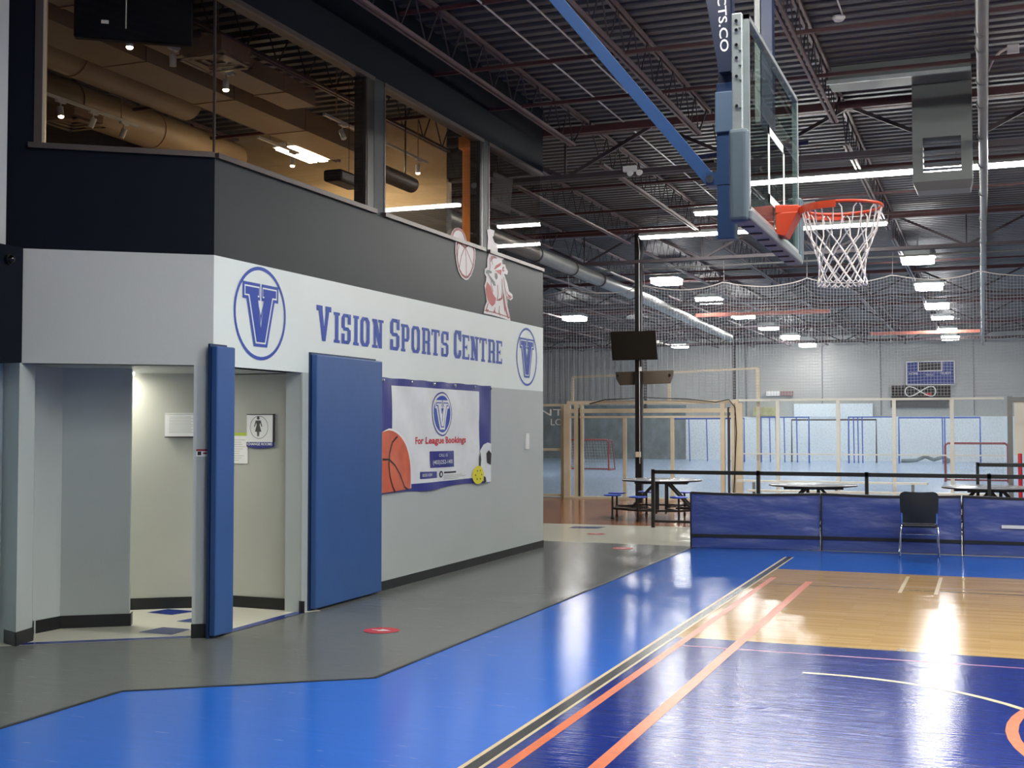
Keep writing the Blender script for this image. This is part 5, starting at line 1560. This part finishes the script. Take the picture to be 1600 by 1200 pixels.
mb = MB(); mb.box(-2.9, -2.55, 63.69, 63.71, 3.28, 3.42); mb.build('red_print', DECR, t)
mb = MB(); mb.box(-4.5, -1.75, 63.8, 63.965, 2.70, 3.06)
tag(mb.build('black_scoreboard', mat('charcoal board', (52, 54, 58), 0.5)), 'long charcoal board just below the infinity banner', 'board')
mb = MB(); mb.box(-10.7, -10.0, 63.8, 64.0, 3.35, 3.6)
tag(mb.build('white_wall_sign', PRWHITE), 'small white sign on the far wall above the gate', 'sign')
mb = MB(); mb.box(-10.0, -9.35, 63.8, 64.0, 3.35, 3.58)
tag(mb.build('brown_wall_sign', mat('brown sign', (140, 112, 110), 0.6)), 'small brown sign next to the white one on the far wall', 'sign')
mb = MB(); mb.box(-11.4, -10.2, 63.8, 64.0, 2.3, 2.75)
tag(mb.build('yellow_wall_sign', mat('yellow sign', (176, 176, 130), 0.6, noise=(3, 0.4))), 'grey and yellow patterned sign above the far boards', 'sign')
# bench and low rail in front of the glass
t = thing('rink_bench', 'pale bench in front of the rink glass behind the middle round table', 'bench', (-3.3, 28.0, 0))
mb = MB(); mb.box(-5.3, -1.2, 27.5, 27.75, 0.50, 0.54); mb.build('bench_back', OFFW, t)
mb = MB(); mb.box(-5.0, 0.2, 27.2, 27.5, 0.30, 0.34); mb.build('bench_seat', OFFW, t)
for x in (-4.9, -3.1, -1.5, 0.0):
    mb = MB(); mb.box(x - 0.03, x + 0.03, 27.45, 27.52, 0, 0.5); mb.build('bench_leg', GALV, t)
mb = MB(); mb.box(-21.85, -21.65, 59.5, 59.7, 0, 6.3)
tag(mb.build('dark_column', DKSTEEL), 'dark column far beyond the glass next to the building edge', 'column')
for x, y in ((-11.9, 61), (-14.9, 55)):
    mb = MB(); mb.box(x, x + 0.12, y, y + 0.12, 2.5, 6.3); 
    tag(mb.build('rink_column', DKSTEEL), 'thin dark post behind the net ' + ('below the farthest lamps' if x > -12 else 'left of the black column'), 'column')
# maroon cross beams over the rink, lamplight painted in as salmon
for (x0, x1, y, z, lb) in ((-8.7, -4.5, 38.5, 5.27, 'lamplit pinkish crossbar under the second lamp of the middle row'), (-4.2, -0.2, 49, 5.3, 'lamplit orange crossbar under the third lamp of the right hand row'),):
    mb = MB(); mb.box(x0, x1, y, y + 0.12, z, z + 0.12); tag(mb.build('crossbar', mat('lamplit maroon steel', (200, 120, 104), 0.5)), lb, 'crossbar')

# ================================================================== ROOM BEHIND THE UPPER WINDOWS
def upduct(x, r, z, y0, y1, label, square=False):
    t = thing('painted_air_duct', label, 'air duct', (x, y0, z))
    mb = MB()
    if square: mb.box(x - r, x + r, y0, y1, z - r * .5, z + r * .5)
    else: mb.path([(x, y0, z), (x, y1 - .4, z), (x, y1, z)], r, 20)
    mb.build('duct_body', TAND, t, smooth=not square)
    for k in range(int((y1 - y0) / 1.6)):
        mb = MB(); yy = y0 + 1.0 + 1.6 * k
        if square: mb.box(x - r - .01, x + r + .01, yy, yy + 0.03, z - r * .5 - .01, z + r * .5 + .01)
        else: mb.path([(x, yy, z), (x, yy + 0.03, z)], r + 0.012, 20)
        mb.build('duct_seam', TANC, t)
upduct(-9.15, 0.22, 5.75, 7.75, 12.4, 'round tan painted duct high inside the left window')
upduct(-8.45, 0.28, 5.72, 7.75, 15.2, 'broad tan painted duct crossing the long window', True)
upduct(-7.72, 0.20, 5.72, 7.8, 12.7, 'tan painted duct nearest the glass ending in a rounded cap', True)
upduct(-10.6, 0.25, 5.8, 7.75, 15.5, 'tan painted duct deep in the upper room')
def track(x, y0, y1, spots, label):
    t = thing('track_light', label, 'track light', (x, (y0 + y1) / 2, 5.5), group='track lights in the upper room')
    mb = MB(); mb.box(x - 0.018, x + 0.018, y0, y1, 5.50, 5.53); mb.build('track', OFFW, t)
    for yh in (y0 + .3, y1 - .3):
        mb = MB(); mb.tube((x, yh, 5.53), (x, yh, 6.4), 0.008, 5); mb.build('hanger', TANC, t)
    for (yy, on, dx) in spots:
        mb = MB(); mb.box(x - 0.02, x + 0.02, yy - 0.07, yy + 0.07, 5.47, 5.50); mb.tube((x, yy, 5.47), (x, yy, 5.41), 0.008, 6)
        mb.tube((x - dx * .3, yy, 5.42), (x + dx * .6, yy - abs(dx) * .3, 5.31), 0.034, 12); s_ = mb.build('spot_head', OFFW, t, smooth=True)
        if on:
            mb = MB(); mb.lathe((x + dx * .6, yy - abs(dx) * .3, 5.295), [(0.030, 0.016), (0.032, 0.008), (0.022, -0.004)], 12); mb.build('bulb', SPOTE, s_, off=OFF[t])
track(-9.87, 8.8, 12.35, [(11.0, True, 0.02), (11.55, False, -0.05), (12.1, False, -0.05)], 'white light track with three spots at the left of the angled window')
track(-7.45, 8.9, 10.9, [(9.2, True, 0.0), (9.85, False, 0.0), (10.75, True, 0.0)], 'white light track with lit spots in the middle of the angled window')
track(-7.4, 12.7, 15.6, [(13.15, False, 0.06), (15.3, True, 0.0)], 'white light track with one lit spot behind the middle window')
track(-8.79, 13.4, 14.4, [(14.25, True, 0.0)], 'light track below the glowing panel in the long window')
def diffuser(x, y, label):
    t = thing('ceiling_vent', label, 'vent', (x, y, 5.4), group='square ceiling vents in the upper room')
    for i, (r_, z) in enumerate(((0.27, 5.40), (0.20, 5.415), (0.13, 5.43))):
        mb = MB()
        for q in ((x - r_, x + r_, y - r_, y - r_ + 0.05), (x - r_, x + r_, y + r_ - 0.05, y + r_), (x - r_, x - r_ + 0.05, y - r_, y + r_), (x + r_ - 0.05, x + r_, y - r_, y + r_)):
            mb.box(*q, z, z + 0.008)
        mb.build('louvre', TAND, t)
    mb = MB(); mb.box(x - 0.25, x + 0.25, y - 0.25, y + 0.25, 5.45, 5.6); mb.build('vent_box', TANC, t)
diffuser(-10.27, 11.65, 'square ceiling vent at the lower left of the angled window')
diffuser(-7.2, 10.2, 'square ceiling vent at the right of the angled window')
t = thing('fluorescent_panel', 'glowing twin fluorescent panel seen through the long window', 'ceiling light', (-9.03, 14.9, 5.6))
for x in (-9.12, -8.94):
    mb = MB(); mb.box(x - 0.06, x + 0.06, 14.45, 15.35, 5.60, 5.63); mb.build('tube_lens', mat('upper room tube', (255, 250, 240), 0.5, emit=((1.0, 0.84, 0.58), 115)), t)
mb = MB(); mb.box(-9.22, -8.85, 14.42, 15.38, 5.63, 5.69); mb.build('panel_housing', OFFW, t)
t = thing('hung_monitor', 'back of a dark hanging monitor at the top left of the angled window', 'monitor', (-6.95, 8.45, 5.0))
mb = MB(); c0 = A0 + fd * 1.16 - fn * 0.25
mb.obox(c0 + Vector((0, 0, 5.03)), -fd * 0.97, -fn * 0.09, (0, 0, 0.75)); mb.build('monitor_back', mat('black navy plastic', (4, 7, 14), 0.5, 0.0, 0.1), t, bevel=0.015)
mb = MB(); mb.obox(c0 - fd * 0.22 + fn * 0.001 + Vector((0, 0, 5.16)), -fd * 0.06, fn * 0.002, (0, 0, 0.03)); mb.build('white_label', PRWHITE, t)
mb = MB(); mb.tube(tuple(c0 - fd * 0.5 - fn * .05 + Vector((0, 0, 5.7))), tuple(c0 - fd * 0.5 - fn * .05 + Vector((0, 0, 6.4))), 0.03, 8); mb.build('ceiling_mount', BLACK, t)
mb = MB(); mb.path([tuple(c0 - fd * 0.42 + fn * .004 + Vector((0, 0, z))) for z in (5.5, 5.2, 5.13)], 0.006, 5); mb.build('cable', OFFW, t)
t = thing('pendant_speaker', 'black speaker hanging inside the long window near its right end', 'speaker', (-7.0, 12.45, 4.6))
mb = MB(); mb.box(-7.12, -6.88, 12.2, 12.78, 4.58, 4.72); mb.build('speaker_body', BLACK, t, bevel=0.03)
mb = MB(); mb.tube((-7, 12.6, 4.72), (-7, 12.6, 6.4), 0.004, 5); mb.build('hanging_wire', BLACK, t)
t = thing('tv_monitor', 'black television hanging inside the far corner window', 'monitor', (-6.6, 16.1, 4.9))
mb = MB(); mb.obox((-6.50, 15.78, 4.84), (0.05, 0.66, 0), (-0.06, 0.01, 0), (0.05, -0.02, 0.52)); mb.build('screen', mat('matt black plastic', (9, 9, 11), 0.6, 0, 0.1), t, bevel=0.01)
mb = MB(); mb.tube((-6.50, 16.05, 5.3), (-6.50, 16.05, 6.4), 0.02, 8); mb.build('ceiling_mount', BLACK, t)
mb = MB(); mb.box(-6.55, -6.40, 14.95, 15.2, 4.0, 5.66); mb.box(-6.58, -6.38, 14.90, 15.22, 5.50, 5.7)
mb2 = MB(); mb2.box(-6.37, -6.24, 14.50, 14.72, 3.9, 5.52)
t = thing('wooden_post', 'orange lit wooden post inside the middle window', 'post', (-6.3, 14.6, 3.9))
mb2.build('post_shaft', WOODC, t, bevel=0.01)
mb = MB(); mb.box(-6.40, -6.23, 14.44, 14.74, 5.38, 5.54); mb.build('post_cap', WOODC, t, bevel=0.01)
t = thing('dark_round_duct', 'dark tube hanging behind the middle window', 'air duct', (-7.35, 14.3, 5.0))
mb = MB(); mb.path([(-7.35, 13.7, 5.08), (-7.35, 15.0, 5.08)], 0.11, 16); mb.build('duct_body', mat('olive grey duct', (74, 68, 60), 0.5), t, smooth=True)
mb = MB(); mb.tube((-7.35, 14.1, 5.1), (-7.35, 14.1, 6.4), 0.012, 5); mb.build('hanger', BLACK, t)
mb = MB(); mb.tube((-7.35, 14.8, 5.1), (-7.35, 14.8, 6.4), 0.012, 5); mb.build('hanger', BLACK, t)
# unseen warm fill lights added in the upper room, no fixtures, below the sill
def area(name, loc, rot, sx, sy, power, col):
    l = bpy.data.lights.new(name, 'AREA'); l.shape = 'RECTANGLE'; l.size = sx; l.size_y = sy; l.energy = power; l.color = col
    o = bpy.data.objects.new(name, l); COL.objects.link(o); o.location = loc; o.rotation_euler = rot
    return o
area('upper_room_fill', (-9.3, 13.5, 4.0), (R(180), 0, 0), 2.0, 3.0, 8, (1.0, 0.80, 0.58))
area('upper_room_fill', (-8.8, 10.0, 4.0), (R(180), 0, 0), 1.0, 1.5, 2.0, (1.0, 0.80, 0.58))
l = bpy.data.lights.new('entrance_glow', 'AREA'); l.shape = 'RECTANGLE'; l.size = 0.9; l.size_y = 0.5; l.energy = 24; l.color = (1.0, 0.95, 0.84)
o = bpy.data.objects.new('entrance_glow', l); COL.objects.link(o); o.location = (-8.0, 9.2, 2.22)

l = bpy.data.lights.new('upper_room_post_fill', 'POINT'); l.energy = 7; l.shadow_soft_size = 0.08; l.color = (1.0, 0.72, 0.4)  # added unseen point light that warms the wooden post
o = bpy.data.objects.new('upper_room_post_fill', l); COL.objects.link(o); o.location = (-6.75, 13.95, 4.15)
